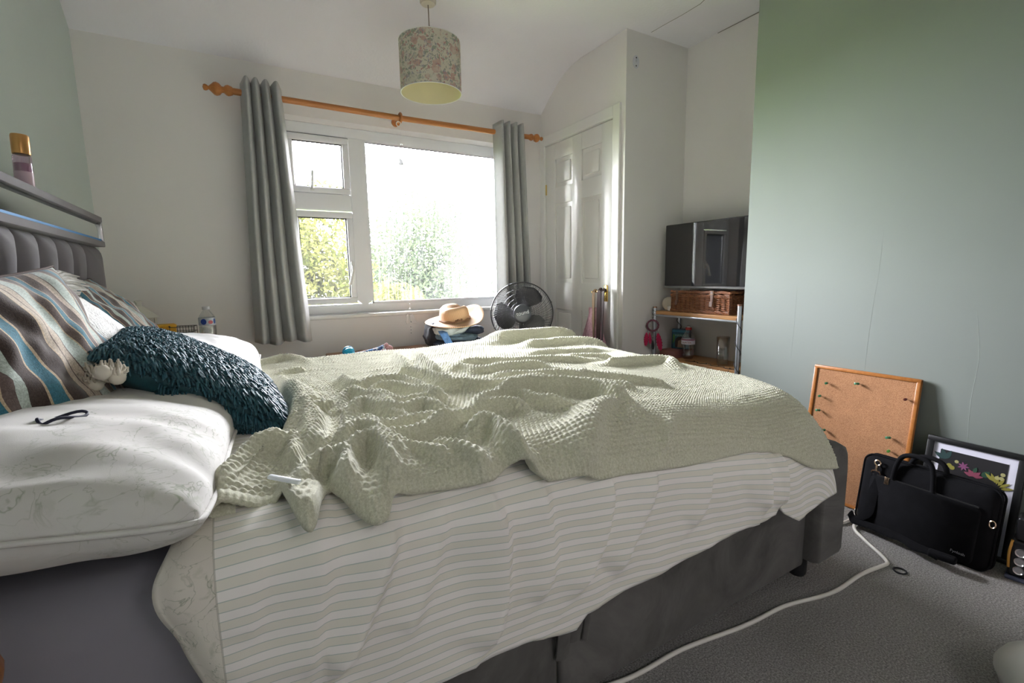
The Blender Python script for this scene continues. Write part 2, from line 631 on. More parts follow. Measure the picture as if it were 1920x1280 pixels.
def leaf_mat(name, lo, hi):
    k = N(name)
    oi = k.n('ShaderNodeTexCoord')
    f = k.noise(oi.outputs['Object'], 3.0, 3)
    c = k.ramp(f, [(0.3, lo), (0.7, hi)])
    d = k.n('ShaderNodeBsdfDiffuse'); k.l(c, d.inputs[0])
    t = k.n('ShaderNodeBsdfTranslucent'); k.l(c, t.inputs[0])
    mx = k.n('ShaderNodeMixShader'); mx.inputs[0].default_value = 0.4
    k.l(d.outputs[0], mx.inputs[1]); k.l(t.outputs[0], mx.inputs[2])
    k.l(mx.outputs[0], k.out.inputs['Surface'])
    return k.m
MAT['leaf_yellow'] = leaf_mat('yellow_green_leaves', (0.022, 0.028, 0.006), (0.062, 0.060, 0.018))
MAT['leaf_green'] = leaf_mat('mid_green_leaves', (0.014, 0.021, 0.012), (0.036, 0.042, 0.024))
MAT['bark'] = simple('brown_bark', (0.06, 0.045, 0.03), 0.9, var=0.3, vscale=20)
MAT['lawn'] = simple('lawn_grass', (0.06, 0.085, 0.02), 0.95, var=0.4, vscale=3)

MAT['pine'] = wood('orange_pine', (0.36, 0.125, 0.026), (0.47, 0.185, 0.046), (0.6, 9, 9), 0.35)
MAT['shelf_wood'] = wood('warm_pine_shelf', (0.42, 0.20, 0.075), (0.58, 0.31, 0.13), (9, 0.8, 9), 0.4)
MAT['dark_wood'] = wood('red_brown_wood', (0.16, 0.055, 0.022), (0.28, 0.11, 0.045), (1, 12, 12), 0.4)
MAT['curtain'] = simple('grey_curtain_cloth', (0.36, 0.365, 0.36), 0.9, var=0.04, vscale=30, bump=0.15, bscale=700, bdist=0.001, sheen=0.15)

# ---------------------------------------------------------------- the room
XL, YW, XC, Y1, XA, XB, YCH, YR, ZC = -0.57, 3.05, 2.046, 2.164, 2.56, 2.30, 1.53, -1.0, 2.40
HX0, HX1, HZ0, HZ1 = 0.27, 1.79, 0.79, 1.94        # window opening
struct('floor', box(XL-0.1, XA+0.1, -2.7, YW+0.3, -0.06, 0.0), MAT['carpet'])
struct('wall_left', box(XL-0.1, XL, YR-0.1, YW+0.3, 0, 2.5), MAT['green_wall'])
struct('wall_window', join(
    box(XL, HX0, YW, YW+0.28, 0, 2.30), box(HX1, XC+0.05, YW, YW+0.28, 0, 2.30),
    box(HX0, HX1, YW, YW+0.28, 0, HZ0-0.02), box(HX0, HX1, YW, YW+0.28, HZ1, 2.30)), MAT['white_wall'])
# built-in cupboard: the wall that holds the panelled door, and its end that makes the side of the alcove
DY0, DY1, DZ = 2.259, 2.990, 1.945
struct('wall_cupboard', join(
    box(XC, XC+0.09, Y1, DY0, 0, ZC), box(XC, XC+0.09, DY1, YW+0.02, 0, ZC), box(XC, XC+0.09, DY0, DY1, DZ, ZC),
    box(XC+0.09, XA+0.02, Y1, Y1+0.08, 0, ZC)), MAT['white_wall'])
struct('wall_alcove', join(box(XA, XA+0.1, YCH-0.03, YW+0.3, 0, ZC), box(XA, XA+0.1, YR, 0.05, 0, ZC)), MAT['white_wall'])
struct('wall_chimney', box(XB, XA+0.1, 0.05, YCH, 0, ZC+0.05, 0.006), MAT['green_wall_darkened'], smooth=30)
# rear wall; doorway and landing are added so the fill lamp shines in
struct('wall_rear', join(
    box(XL, 0.35, YR-0.1, YR, 0, ZC), box(1.15, XA+0.1, YR-0.1, YR, 0, ZC), box(0.35, 1.15, YR-0.1, YR, 2.02, ZC),
    box(-0.2, XA, -2.7, -2.6, 0, ZC), box(-0.3, -0.2, -2.6, YR-0.1, 0, ZC), box(1.9, 2.0, -2.6, YR-0.1, 0, ZC)), MAT['white_wall'])
def ceiling_geo():
    prof = [(YW+0.01, 2.175), (2.961, 2.250), (2.867, 2.312), (2.79, 2.357), (2.735, 2.380), (2.67, 2.394), (2.58, 2.401), (2.45, ZC), (Y1, ZC), (1.0, ZC), (-1.0, ZC), (-2.7, ZC)]
    A = np.array([[(x, y, z) for x in (XL-0.05, XA+0.1)] for y, z in prof])
    B = A.copy(); B[:, :, 2] += 0.09
    return join(grid(A), grid(B, flip=True))
struct('ceiling', ceiling_geo(), MAT['ceiling'], smooth=35)
def crack_geo():
    p = [(2.205, 2.13), (2.207, 2.02), (2.213, 1.92), (2.211, 1.80), (2.19, 1.74), (2.14, 1.63)]
    g = [tube([(x, y, ZC+0.0005) for x, y in p], 0.0022, 5)]
    q = [(XA-0.004, 1.95), (XA-0.003, 1.80), (XA-0.004, 1.66)]
    g.append(tube([(x, y, ZC-0.002) for x, y in q], 0.002, 5))
    return join(*g)
struct('trim_1', crack_geo(), simple('shadowed_plaster_crack', (0.25, 0.24, 0.22), 0.9))
# lifted wallpaper joins on the chimney breast
def seams_geo():
    a = spline([(XB+0.0004, 0.93, 1.17), (XB+0.0004, 0.934, 1.0), (XB+0.0004, 0.944, 0.86), (XB+0.0004, 0.952, 0.66), (XB+0.0004, 0.955, 0.40)], 24)
    b = spline([(XB+0.0004, 0.62, 0.86), (XB+0.0004, 0.60, 0.70), (XB+0.0004, 0.607, 0.52), (XB+0.0004, 0.60, 0.30)], 20)
    c = spline([(XB+0.0004, 1.26, 0.95), (XB+0.0004, 1.262, 0.75), (XB+0.0004, 1.268, 0.60)], 12)
    return join(*[tube(p, 0.0009, 6, flat=(1, 1)) for p in (a, b, c)])
struct('trim_2', seams_geo(), MAT['green_wall_darkened'], smooth=60)
struct('baseboard_window', box(XL, XC, YW-0.018, YW, 0, 0.11, 0.004), MAT['gloss_white'])
struct('baseboard_left', box(XL, XL+0.018, YR, YW, 0, 0.11, 0.004), MAT['gloss_white'])
struct('baseboard_chimney', box(XB-0.016, XB, 0.05, YCH, 0, 0.10, 0.004), MAT['green_wall_darkened'])

# ---- the cupboard door
def door():
    d = struct('door_1', box(XC+0.012, XC+0.05, DY0+0.004, DY1-0.004, 0.008, DZ-0.004), MAT['gloss_white'])
    # stiles, rails and raised panels stand proud of the recessed leaf
    xs0, xs1 = XC+0.0, XC+0.014
    cols = [(2.372, 2.572), (2.672, 2.874)]
    rows = [(0.20, 0.768), (0.958, 1.520), (1.635, 1.832)]
    ys = [DY0+0.004, cols[0][0], cols[0][1], cols[1][0], cols[1][1], DY1-0.004]
    for a, b in ((0, 1), (2, 3), (4, 5)):
        part('stile', box(xs0, xs1, ys[a], ys[b], 0.008, DZ-0.004, 0.003), MAT['gloss_white'], d)
    zs = [0.008, rows[0][0], rows[0][1], rows[1][0], rows[1][1], rows[2][0], rows[2][1], DZ-0.004]
    for c in cols:
        for a, b in ((0, 1), (2, 3), (4, 5), (6, 7)):
            part('rail', box(xs0+0.0002, xs1, c[0]-0.001, c[1]+0.001, zs[a], zs[b], 0.003), MAT['gloss_white'], d)
        for r in rows:
            i = 0.030
            A = box(xs1-0.012, xs1+0.002, c[0]+i, c[1]-i, r[0]+i, r[1]-i, 0.010, 2)
            part('panel', A, MAT['gloss_white'], d)
    part('hinge', join(*[box(XC-0.004, XC+0.004, DY1-0.012, DY1+0.006, z, z+0.075, 0.002) for z in (0.25, 1.60)]), MAT['brass'], d, label='small brass hinge')
    # brass lever on its plate
    k = part('handle_plate', box(XC-0.006, XC+0.001, 2.298, 2.332, 0.84, 0.945, 0.003), MAT['brass'], d, label='brass plate')
    part('handle', join(tube([(XC-0.004, 2.315, 0.905), (XC-0.045, 2.315, 0.905)], 0.008, 10), tube([(XC-0.045, 2.313, 0.905), (XC-0.048, 2.35, 0.906), (XC-0.045, 2.40, 0.90)], 0.007, 10)), MAT['brass'], d, label='brass lever')
    fr = struct('trim_3', join(
        box(XC-0.016, XC+0.002, DY0-0.062, DY0, 0, DZ+0.068, 0.005), box(XC-0.016, XC+0.002, DY1, YW-0.001, 0, DZ+0.068, 0.005),
        box(XC-0.0165, XC+0.002, DY0-0.002, DY1+0.002, DZ, DZ+0.068, 0.005), box(XC-0.001, XC+0.05, DY0-0.001, DY0+0.003, 0, DZ), box(XC-0.001, XC+0.05, DY1-0.003, DY1+0.001, 0, DZ)), MAT['gloss_white'])
door()

# ---- the window
def window():
    y0, y1 = YW+0.105, YW+0.175      # frame depth
    MX0, MX1 = 0.672, 0.768          # mullion
    TZ0, TZ1 = 1.436, 1.535          # transom
    Z0, Z1 = 0.852, 1.878
    w = struct('window_1', box(HX0, HX1, y0, y1, HZ0, Z0-0.001, 0.006), MAT['upvc'])
    w['label'] = 'white plastic framed window with one wide pane and two small casements'
    part('frame_head', box(HX0, HX1, y0, y1, Z1, HZ1, 0.006), MAT['upvc'], w)
    part('frame_side', box(HX0, HX0+0.05, y0, y1, Z0, Z1, 0.006), MAT['upvc'], w)
    part('frame_side', box(1.725, HX1, y0, y1, Z0, Z1, 0.006), MAT['upvc'], w)
    V = [(MX0, Z0+0.022), (0.5*(MX0+MX1), Z0-0.020), (MX1, Z0+0.022), (MX1, Z1), (MX0, Z1)]
    part('mullion', xf(prism([(x, -z) for x, z in V][::-1], 0, 0.072), (0, y0-0.002, 0), (math.radians(-90), 0, 0)), MAT['upvc'], w)
    part('transom', box(HX0+0.05, MX0, y0-0.001, y1, TZ0, TZ1, 0.006), MAT['upvc'], w)
    def sash(x0, x1, z0, z1, tilt, hx, horizontal):
        t = 0.037
        pv = Vector((0, y0, z1))
        M4 = Matrix.Translation(pv) @ Matrix.Rotation(math.radians(tilt), 4, 'X') @ Matrix.Translation(-pv)
        sg = join(box(x0, x1, y0-0.012, y0+0.045, z1-t, z1, 0.005), box(x0, x1, y0-0.012, y0+0.045, z0, z0+t, 0.005),
                  box(x0, x0+t, y0-0.012, y0+0.045, z0+t, z1-t, 0.005), box(x1-t, x1, y0-0.012, y0+0.045, z0+t, z1-t, 0.005))
        s = part('sash', xm(sg, M4), MAT['upvc'], w)
        e = 0.006
        a, b, c, d = x0+t, x1-t, z0+t, z1-t
        yy0, yy1 = y0+0.004, y0+0.012
        part('seal', xm(join(box(a-0.001, b+0.001, yy0, yy1, d-e, d), box(a-0.001, b+0.001, yy0, yy1, c, c+e), box(a, a+e, yy0, yy1, c, d), box(b-e, b, yy0, yy1, c, d)), M4), MAT['dark_seal'], s, label='dark rubber seal')
        part('pane', xm(box(a, b, y0+0.014, y0+0.018, c, d), M4), MAT['glass_clear'], s)
        if horizontal:
            h = join(box(hx-0.012, hx+0.012, y0-0.030, y0-0.010, z0+0.010, z0+0.030, 0.004), tube([(hx-0.004, y0-0.03, z0+0.02), (hx, y0-0.040, z0+0.06), (hx+0.004, y0-0.042, z0+0.125)], 0.0075, 8))
        else:
            zz = z0+0.235
            h = join(box(x1-0.030, x1-0.008, y0-0.026, y0-0.010, zz-0.04, zz+0.03, 0.004), tube([(x1-0.019, y0-0.034, zz+0.005), (x1-0.024, y0-0.05, zz-0.03), (x1-0.049, y0-0.055, zz-0.115)], 0.0085, 8))
        part('handle', xm(h, M4), MAT['white_plastic'], s)
    sash(HX0+0.045, MX0-0.002, TZ1+0.002, Z1-0.006, 2.0, 0.445, True)
    sash(HX0+0.045, MX0-0.002, Z0+0.006, TZ0-0.008, 0.0, 0, False)
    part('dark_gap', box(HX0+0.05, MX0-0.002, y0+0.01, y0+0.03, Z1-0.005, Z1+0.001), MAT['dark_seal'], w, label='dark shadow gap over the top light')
    part('bead', join(box(MX1-0.001, MX1+0.010, y0+0.004, y0+0.02, Z0, Z1), box(1.715, 1.726, y0+0.004, y0+0.02, Z0, Z1), box(MX1, 1.72, y0+0.004, y0+0.02, Z0-0.001, Z0+0.010), box(MX1, 1.72, y0+0.004, y0+0.02, Z1-0.010, Z1+0.001)), MAT['upvc'], w)
    part('seal', join(box(MX1+0.006, 1.72, y0+0.010, y0+0.016, Z1-0.014, Z1-0.009), box(1.712, 1.717, y0+0.010, y0+0.016, Z0, Z1)), MAT['dark_seal'], w, label='dark rubber seal')
    part('pane', box(MX1+0.004, 1.722, y0+0.022, y0+0.027, Z0+0.002, Z1-0.002), MAT['glass_dirty'], w, label='wide pane streaked with dried rain')
    struct('trim_4', box(HX0, HX1, YW-0.022, y0+0.005, HZ0-0.020, HZ0+0.004, 0.008, 3), MAT['gloss_white'], smooth=40)
window()

# ---------------------------------------------------------------- outside: lawn and trees
struct('ground', box(-60, 60, 3.6, 90, -3.2, -3.1), MAT['lawn'])
def leaf_crown(cen, rad, n, size, seed, lobes=9):
    r = np.random.default_rng(seed)
    L = r.normal(size=(lobes, 3)); L /= np.linalg.norm(L, axis=1)[:, None]
    lc = np.array(cen) + L*np.array(rad)*r.uniform(0.35, 0.75, (lobes, 1))
    lr = r.uniform(0.38, 0.62, lobes)[:, None]*np.array(rad)
    k = r.integers(0, lobes, n)
    d = r.normal(size=(n, 3)); d /= np.linalg.norm(d, axis=1)[:, None]
    p = lc[k] + d*lr[k]*r.uniform(0.6, 1.05, (n, 1))
    a = r.normal(size=(n, 3)); a /= np.linalg.norm(a, axis=1)[:, None]
    b = np.cross(a, r.normal(size=(n, 3))); b /= np.linalg.norm(b, axis=1)[:, None]
    s = size*r.uniform(0.6, 1.3, (n, 1))
    V = np.stack([p-a*s, p+b*s*0.42, p+a*s, p-b*s*0.42], 1).reshape(-1, 3)
    return G(V, np.arange(4*n).reshape(-1, 4))
def tree(x, y, ztop, rad, n, size, m, seed, label, trunk=True, group=None):
    zc = ztop-rad[2]*0.95
    t = thing('tree' if trunk else 'bush', label, 'tree' if trunk else 'bush', (x, y, -3.1), (0, 0, 0), group)
    part('crown', leaf_crown((0, 0, zc+3.1), rad, n, size, seed), m, t, False, kind='stuff')
    h = zc+3.1
    part('trunk', tube([(0, 0, 0), (0.05, 0.02, h*0.5), (0, 0, h)], 0.14, 8, rs=[0.2, 0.15, 0.08]), MAT['bark'], t)
def at(px, dist):
    """a spot outside in the direction of a column of the photograph, dist metres away"""
    a = math.radians(30.065)+math.atan((px-960)/880.4)
    return math.sin(a)*dist, math.cos(a)*dist
for px, d, zt, rad, n, sz, m, sd, lab, tr in [
    (575, 8.5, 2.8, (1.6, 1.1, 2.4), 22000, 0.055, 'leaf_yellow', 1, 'tall yellow-green tree outside behind the small casements', True),
    (812, 12.0, 2.95, (2.1, 1.2, 2.8), 22000, 0.058, 'leaf_green', 2, 'rounded grey-green tree outside in the middle of the wide pane', True),
    (690, 17.0, 3.0, (2.7, 1.4, 3.3), 16000, 0.065, 'leaf_green', 3, 'green tree standing behind and between the two nearest trees', True),
    (905, 20.0, 1.9, (2.2, 1.4, 2.6), 11000, 0.065, 'leaf_green', 4, 'low green tree outside at the right end of the wide pane', True),
    (640, 5.2, 0.95, (0.58, 0.45, 1.0), 11000, 0.048, 'leaf_yellow', 5, 'bright yellow-green bush low outside, behind the window mullion', False),
    (745, 6.6, 0.92, (0.58, 0.45, 0.95), 10000, 0.048, 'leaf_yellow', 6, 'bright yellow-green bush low outside, left part of the wide pane', False),
    (868, 7.8, 0.88, (0.75, 0.5, 1.0), 10000, 0.048, 'leaf_yellow', 7, 'bright yellow-green bush low outside, right part of the wide pane', False),
    (520, 6.8, 1.15, (0.75, 0.5, 1.3), 10000, 0.048, 'leaf_yellow', 8, 'bright yellow-green bush outside, hidden partly by the left curtain', False)]:
    x, y = at(px, d)
    tree(x, y, zt, rad, n, sz, MAT[m], sd, lab, tr)
RIDGES=[(0.022, 0.024, [(0.283, 1.613), (0.256, 1.455), (0.267, 1.326), (0.315, 1.345), (0.374, 1.338), (0.401, 1.281), (0.411, 1.153), (0.41, 1.031)]), (0.026, 0.026, [(0.405, 1.445), (0.445, 1.417), (0.468, 1.34), (0.48, 1.246), (0.514, 1.192)]), (0.024, 0.022, [(0.271, 1.252), (0.321, 1.265), (0.355, 1.237), (0.383, 1.161), (0.405, 1.083), (0.427, 1.049)]), (0.022, 0.022, [(0.27, 1.204), (0.298, 1.144), (0.317, 1.081), (0.354, 1.078), (0.388, 1.065), (0.407, 1.024)]), (0.026, 0.024, [(0.179, 1.142), (0.232, 1.251), (0.254, 1.198), (0.277, 1.138), (0.283, 1.027), (0.312, 1.008), (0.354, 1.023), (0.37, 0.97), (0.397, 0.928)]), (0.022, 0.02, [(0.191, 1.05), (0.226, 1.134), (0.25, 1.122), (0.261, 1.042), (0.276, 0.976), (0.302, 0.952)]), (0.022, 0.02, [(0.17, 0.964), (0.212, 0.981), (0.222, 0.927), (0.25, 0.916), (0.291, 0.93), (0.337, 0.929), (0.371, 0.937)]), (0.022, 0.02, [(0.214, 0.866), (0.247, 0.855), (0.285, 0.855), (0.333, 0.875), (0.377, 0.889)]), (0.028, 0.022, [(0.131, 0.85), (0.168, 0.918), (0.199, 0.911), (0.211, 0.856), (0.216, 0.799), (0.218, 0.74)]), (0.03, 0.018, [(0.14, 0.797), (0.164, 0.833), (0.186, 0.839), (0.194, 0.804), (0.194, 0.756), (0.188, 0.703)]), (0.018, 0.018, [(0.22, 0.839), (0.245, 0.801), (0.268, 0.766), (0.292, 0.726)]), (0.014, 0.014, [(0.134, 0.814), (0.128, 0.765), (0.112, 0.713)]), (0.016, 0.022, [(0.134, 1.496), (0.141, 1.339), (0.141, 1.253)]), (0.018, 0.018, [(0.12, 1.223), (0.138, 1.183), (0.185, 1.2)]), (0.028, 0.03, [(0.664, 2.087), (0.609, 1.821), (0.554, 1.578), (0.521, 1.414), (0.497, 1.29)]), (0.02, 0.026, [(0.573, 2.021), (0.531, 1.774), (0.477, 1.515)]), (0.018, 0.03, [(0.691, 1.665), (0.721, 1.572), (0.818, 1.574), (0.902, 1.514), (1.006, 1.514), (1.128, 1.478), (1.285, 1.506)]), (0.018, 0.028, [(0.603, 1.507), (0.645, 1.439), (0.671, 1.348), (0.778, 1.384), (0.88, 1.373), (0.955, 1.341)]), (0.02, 0.028, [(0.63, 1.203), (0.691, 1.22), (0.751, 1.194), (0.849, 1.191), (0.964, 1.128)]), (0.022, 0.026, [(0.456, 1.293), (0.477, 1.199), (0.531, 1.163), (0.569, 1.1), (0.651, 1.107), (0.733, 1.104), (0.774, 1.05)]), (0.034, 0.028, [(0.535, 1.044), (0.584, 1.022), (0.644, 1.026), (0.688, 1.001), (0.742, 0.972), (0.784, 0.917), (0.792, 0.852), (0.777, 0.784)]), (0.022, 0.022, [(0.43, 0.927), (0.485, 0.978), (0.549, 1.01), (0.589, 0.993), (0.599, 0.936), (0.624, 0.9), (0.678, 0.874)]), (0.022, 0.022, [(0.297, 0.857), (0.346, 0.878), (0.399, 0.901), (0.463, 0.944), (0.514, 0.946), (0.548, 0.924), (0.551, 0.886)]), (0.03, 0.02, [(0.374, 0.801), (0.406, 0.823), (0.42, 0.8), (0.41, 0.735), (0.403, 0.676), (0.405, 0.636)]), (0.018, 0.018, [(0.279, 0.808), (0.308, 0.767), (0.329, 0.723), (0.335, 0.681)]), (0.014, 0.024, [(1.18, 1.589), (1.274, 1.552), (1.381, 1.504)]), (0.022, 0.028, [(1.205, 1.376), (1.267, 1.357), (1.395, 1.362), (1.487, 1.306), (1.438, 1.208)]), (0.018, 0.026, [(0.899, 1.211), (0.966, 1.147), (1.04, 1.096), (1.113, 1.045), (1.152, 0.994)]), (0.014, 0.022, [(0.845, 1.081), (0.904, 1.047), (0.959, 1.01), (0.961, 0.973)]), (0.022, 0.03, [(0.507, 0.648), (0.555, 0.686), (0.617, 0.738), (0.698, 0.795), (0.787, 0.827)]), (0.008, 0.008, [(0.709, 0.636), (0.784, 0.689), (0.861, 0.74)]), (0.016, 0.024, [(0.006, 2.092), (0.074, 2.154), (0.171, 2.193), (0.231, 2.013)]), (0.014, 0.022, [(0.083, 1.803), (0.14, 1.85), (0.197, 1.857)]), (0.02, 0.018, [(0.131, 1.616), (0.122, 1.407), (0.117, 1.221), (0.101, 1.021), (0.082, 0.859)]), (0.02, 0.018, [(0.119, 1.2), (0.128, 1.1), (0.118, 0.968), (0.1, 0.847)]), (0.016, 0.02, [(0.082, 1.783), (0.106, 1.599), (0.107, 1.365), (0.093, 1.177), (0.075, 1.038)]), (0.018, 0.014, [(0.053, 0.837), (0.064, 0.915), (0.073, 0.97)]), (0.024, 0.018, [(0.076, 0.785), (0.105, 0.811), (0.134, 0.803), (0.127, 0.752), (0.11, 0.697)]), (0.018, 0.014, [(0.059, 0.745), (0.07, 0.789), (0.084, 0.798)])]
HEM= [(-0.059, 0.726), (-0.051, 0.716), (-0.022, 0.72), (0.015, 0.727), (0.03, 0.713), (0.033, 0.690), (0.046, 0.664), (0.062, 0.660), (0.080, 0.690), (0.098, 0.700), (0.115, 0.676), (0.136, 0.656), (0.165, 0.660), (0.178, 0.683), (0.201, 0.68), (0.271, 0.675), (0.334, 0.669), (0.354, 0.672), (0.378, 0.681), (0.407, 0.674), (0.44, 0.657), (0.486, 0.652), (0.515, 0.651), (0.565, 0.637), (0.639, 0.631), (0.821, 0.605), (1.045, 0.581), (1.223, 0.558), (1.368, 0.525), (1.496, 0.484)]
DUVET_HEM= [(0.126, 0.36), (0.194, 0.352), (0.269, 0.355), (0.309, 0.351), (0.419, 0.345), (0.48, 0.332), (0.519, 0.327), (0.546, 0.351), (0.66, 0.359), (0.789, 0.369), (0.916, 0.373), (1.038, 0.376), (1.105, 0.37), (1.249, 0.374), (1.272, 0.399), (1.33, 0.359), (1.433, 0.322)]
SIDE_FOLDS= [(0.016, [(0.091, 0.694), (0.084, 0.64), (0.078, 0.598), (0.062, 0.549), (0.05, 0.506), (0.037, 0.45)]), (0.022, [(0.178, 0.669), (0.165, 0.622), (0.151, 0.582), (0.128, 0.535), (0.094, 0.471), (0.055, 0.446)]), (0.02, [(0.334, 0.663), (0.359, 0.572), (0.355, 0.5), (0.346, 0.426), (0.31, 0.366)]), (0.012, [(0.435, 0.657), (0.446, 0.594), (0.457, 0.496), (0.42, 0.413)]), (0.014, [(0.597, 0.64), (0.591, 0.564), (0.558, 0.472), (0.493, 0.395)]), (0.012, [(0.73, 0.621), (0.701, 0.545), (0.657, 0.475), (0.615, 0.406)]), (0.012, [(0.902, 0.595), (0.889, 0.507), (0.838, 0.444)]), (0.014, [(1.133, 0.558), (1.164, 0.479), (1.148, 0.402)]), (0.02, [(1.267, 0.545), (1.28, 0.481), (1.281, 0.388)]), (0.01, [(0.006, 0.688), (0.015, 0.647), (0.005, 0.596), (-0.019, 0.543)]), (0.01, [(0.244, 0.669), (0.251, 0.612), (0.22, 0.531), (0.181, 0.454)])]

# ---------------------------------------------------------------- the bed
BY0, BY1 = 0.76, 2.25
bed = thing('bed', 'charcoal grey velvet double bed with buttoned headboard and low footboard', 'bed', (0.6, 1.5, 0))
def bed_geo():
    gv = MAT['grey_velvet']
    part('side_panel', box(-0.40, 0.545, BY0, BY0+0.03, 0.055, 0.40, 0.012, 3), gv, bed, world=True)
    part('side_panel', box(0.549, 1.535, BY0, BY0+0.03, 0.055, 0.40, 0.012, 3), gv, bed, world=True)
    part('side_panel', box(-0.40, 1.535, BY1-0.03, BY1, 0.055, 0.40, 0.012, 3), gv, bed, world=True)
    part('base_top', box(-0.40, 1.535, BY0+0.02, BY1-0.02, 0.33, 0.385), gv, bed, world=True)
    # rounded footboard with its corner post standing proud of the side
    pr = [(1.525, 0.085), (1.525, 0.40), (1.532, 0.44), (1.552, 0.462), (1.59, 0.472), (1.63, 0.470), (1.662, 0.455), (1.680, 0.43), (1.688, 0.38), (1.688, 0.085), (1.675, 0.075), (1.54, 0.075)]
    ys = [BY0-0.045, BY0-0.040, BY0-0.02, 1.5, BY1+0.02, BY1+0.040, BY1+0.045]
    ins = [0.016, 0.006, 0, 0, 0, 0.006, 0.016]
    cx, cz = 1.606, 0.27
    A = np.array([[(cx+(x-cx)*(1-i/0.08), y, cz+(z-cz)*(1-i/0.2)) for x, z in pr] for y, i in zip(ys, ins)])
    g = grid(A, None, cv=True)
    k, n = len(ys), len(pr)
    g = (g[0], g[1].tolist()+[list(range(n))[::-1], list(range((k-1)*n, k*n))], None)
    part('footboard', g, gv, bed, world=True, smooth=50)
    for x, y in ((1.565, BY0+0.035), (1.565, BY1-0.035), (-0.35, BY0+0.05), (-0.35, BY1-0.05), (0.6, BY0+0.12), (0.6, BY1-0.12)):
        part('foot', xf(lathe([(0, 0), (0.024, 0), (0.028, 0.01), (0.028, 0.078), (0, 0.078)], 16), (x, y, 0)), MAT['black_plastic'], bed, world=True, label='black plastic foot')
    # the fabric pull loop on the drawer side
    def strap(x0, lean, w, zb):
        A = np.array([[(x0+lean*t+d, BY0-0.010-0.016*math.sin(PI*t)-0.006*(d > 0), 0.40+(zb-0.40)*t) for d in (0.0, w*0.5, w)] for t in np.linspace(0, 1, 9)])
        B = A.copy(); B[:, :, 1] += 0.004
        return join(grid(A), grid(B, flip=True))
    part('pull_strap', join(strap(0.522, 0.008, 0.028, 0.185), strap(0.556, 0.004, 0.030, 0.215), strap(0.592, 0.010, 0.012, 0.205)), gv, bed, world=True, smooth=60, label='hanging velvet pull strap')
bed_geo()

def headboard():
    hv = MAT['head_velvet']
    x0, x1 = -0.535, -0.412
    ya, yb = 0.70, 2.288
    h = part('headboard', box(x0, x1-0.03, ya, yb, 0.08, 1.252, 0.004), hv, bed, world=True)
    part('frame_rail', box(x1-0.032, x1+0.004, ya, yb, 1.236, 1.256, 0.003), hv, h, world=True)
    part('frame_rail', box(x1-0.032, x1+0.004, ya, yb, 1.148, 1.168, 0.003), hv, h, world=True)
    part('frame_end', box(x1-0.032, x1+0.003, yb-0.012, yb+0.001, 1.16, 1.24, 0.002), MAT['chrome'], h, world=True, label='polished metal end of the mirror strip')
    # mirror strip with a bevelled lower and upper edge
    mz0, mz1 = 1.168, 1.236
    A = np.array([[(x, y, z) for y in (ya+0.002, yb-0.012)] for x, z in ((x1-0.010, mz0), (x1-0.004, mz0+0.011), (x1-0.004, mz1-0.006), (x1-0.010, mz1))])
    part('mirror_strip', grid(A, flip=True), simple('headboard_mirror', (0.60, 0.68, 0.66), 0.03, 1.0), h, world=True, smooth=False, label='bevelled mirror strip')
    part('edge_strip', box(x1-0.0075, x1-0.0025, ya+0.002, yb-0.02, mz0+0.0005, mz0+0.008, 0.001), simple('blue_edge_strip', (0.02, 0.17, 0.42), 0.7), h, world=True, label='blue strip along the mirror')  # thin blue-coloured strip along the lower edge of the mirror
    # deep buttoned panel
    ny, nz = 300, 130
    Y, Z = np.meshgrid(np.linspace(ya+0.004, yb-0.004, ny), np.linspace(0.42, 1.147, nz), indexing='ij')
    cy, sp = 1.51, 0.14
    rows = [(1.062, 0.0), (0.925, 0.5), (0.788, 0.0), (0.651, 0.5), (0.514, 0.0)]
    segs, btn = [], []
    for r, (z, o) in enumerate(rows):
        for j in range(-5, 6):
            y = cy+(j+o)*sp
            if not ya+0.10 < y < yb-0.10: continue
            btn.append((y, z))
            if r == 0: segs.append((y, z, y+0.004, 1.17))
            if r+1 < len(rows):
                z2 = rows[r+1][0]
                segs += [(y, z, y-sp/2, z2), (y, z, y+sp/2, z2)]
    D = np.full(Y.shape, 9.0)
    for a, b, c, d in segs:
        vx, vz = c-a, d-b
        t = np.clip(((Y-a)*vx+(Z-b)*vz)/(vx*vx+vz*vz), 0, 1)
        D = np.minimum(D, np.hypot(Y-a-t*vx, Z-b-t*vz))
    E = np.minimum(np.minimum(Y-ya, yb-Y), (1.150-Z)*1.2)
    D = np.minimum(D, E+0.006)
    hgt = 0.048*(1-np.exp(-(D/0.030)**0.9))
    for y, z in btn:
        hgt -= 0.034*np.exp(-((Y-y)**2+((Z-z)*0.8)**2)/0.030**2)
    A = np.stack([x1-0.040+hgt, Y, Z], -1)
    part('buttoned_panel', grid(A), hv, h, world=True, smooth=True)
    for k, (y, z) in enumerate(btn):
        if k == 0:
            o = part('button', xf(sphere(1, 10, 6, sc=(0.005, 0.010, 0.010)), (x1-0.045, y, z)), hv, h, world=True)
            first, p0 = o, (y, z)
        else:
            c = first.copy(); COL.objects.link(c); c.parent = h
            c.location = (0, y-p0[0], z-p0[1])
headboard()

single('mattress', box(-0.41, 1.42, BY0-0.005, BY1+0.005, 0.386, 0.615, 0.075, 5), MAT['grey_sheet'],
       'thick mattress in a plain grey fitted sheet on the bed base', 'mattress', smooth=60)

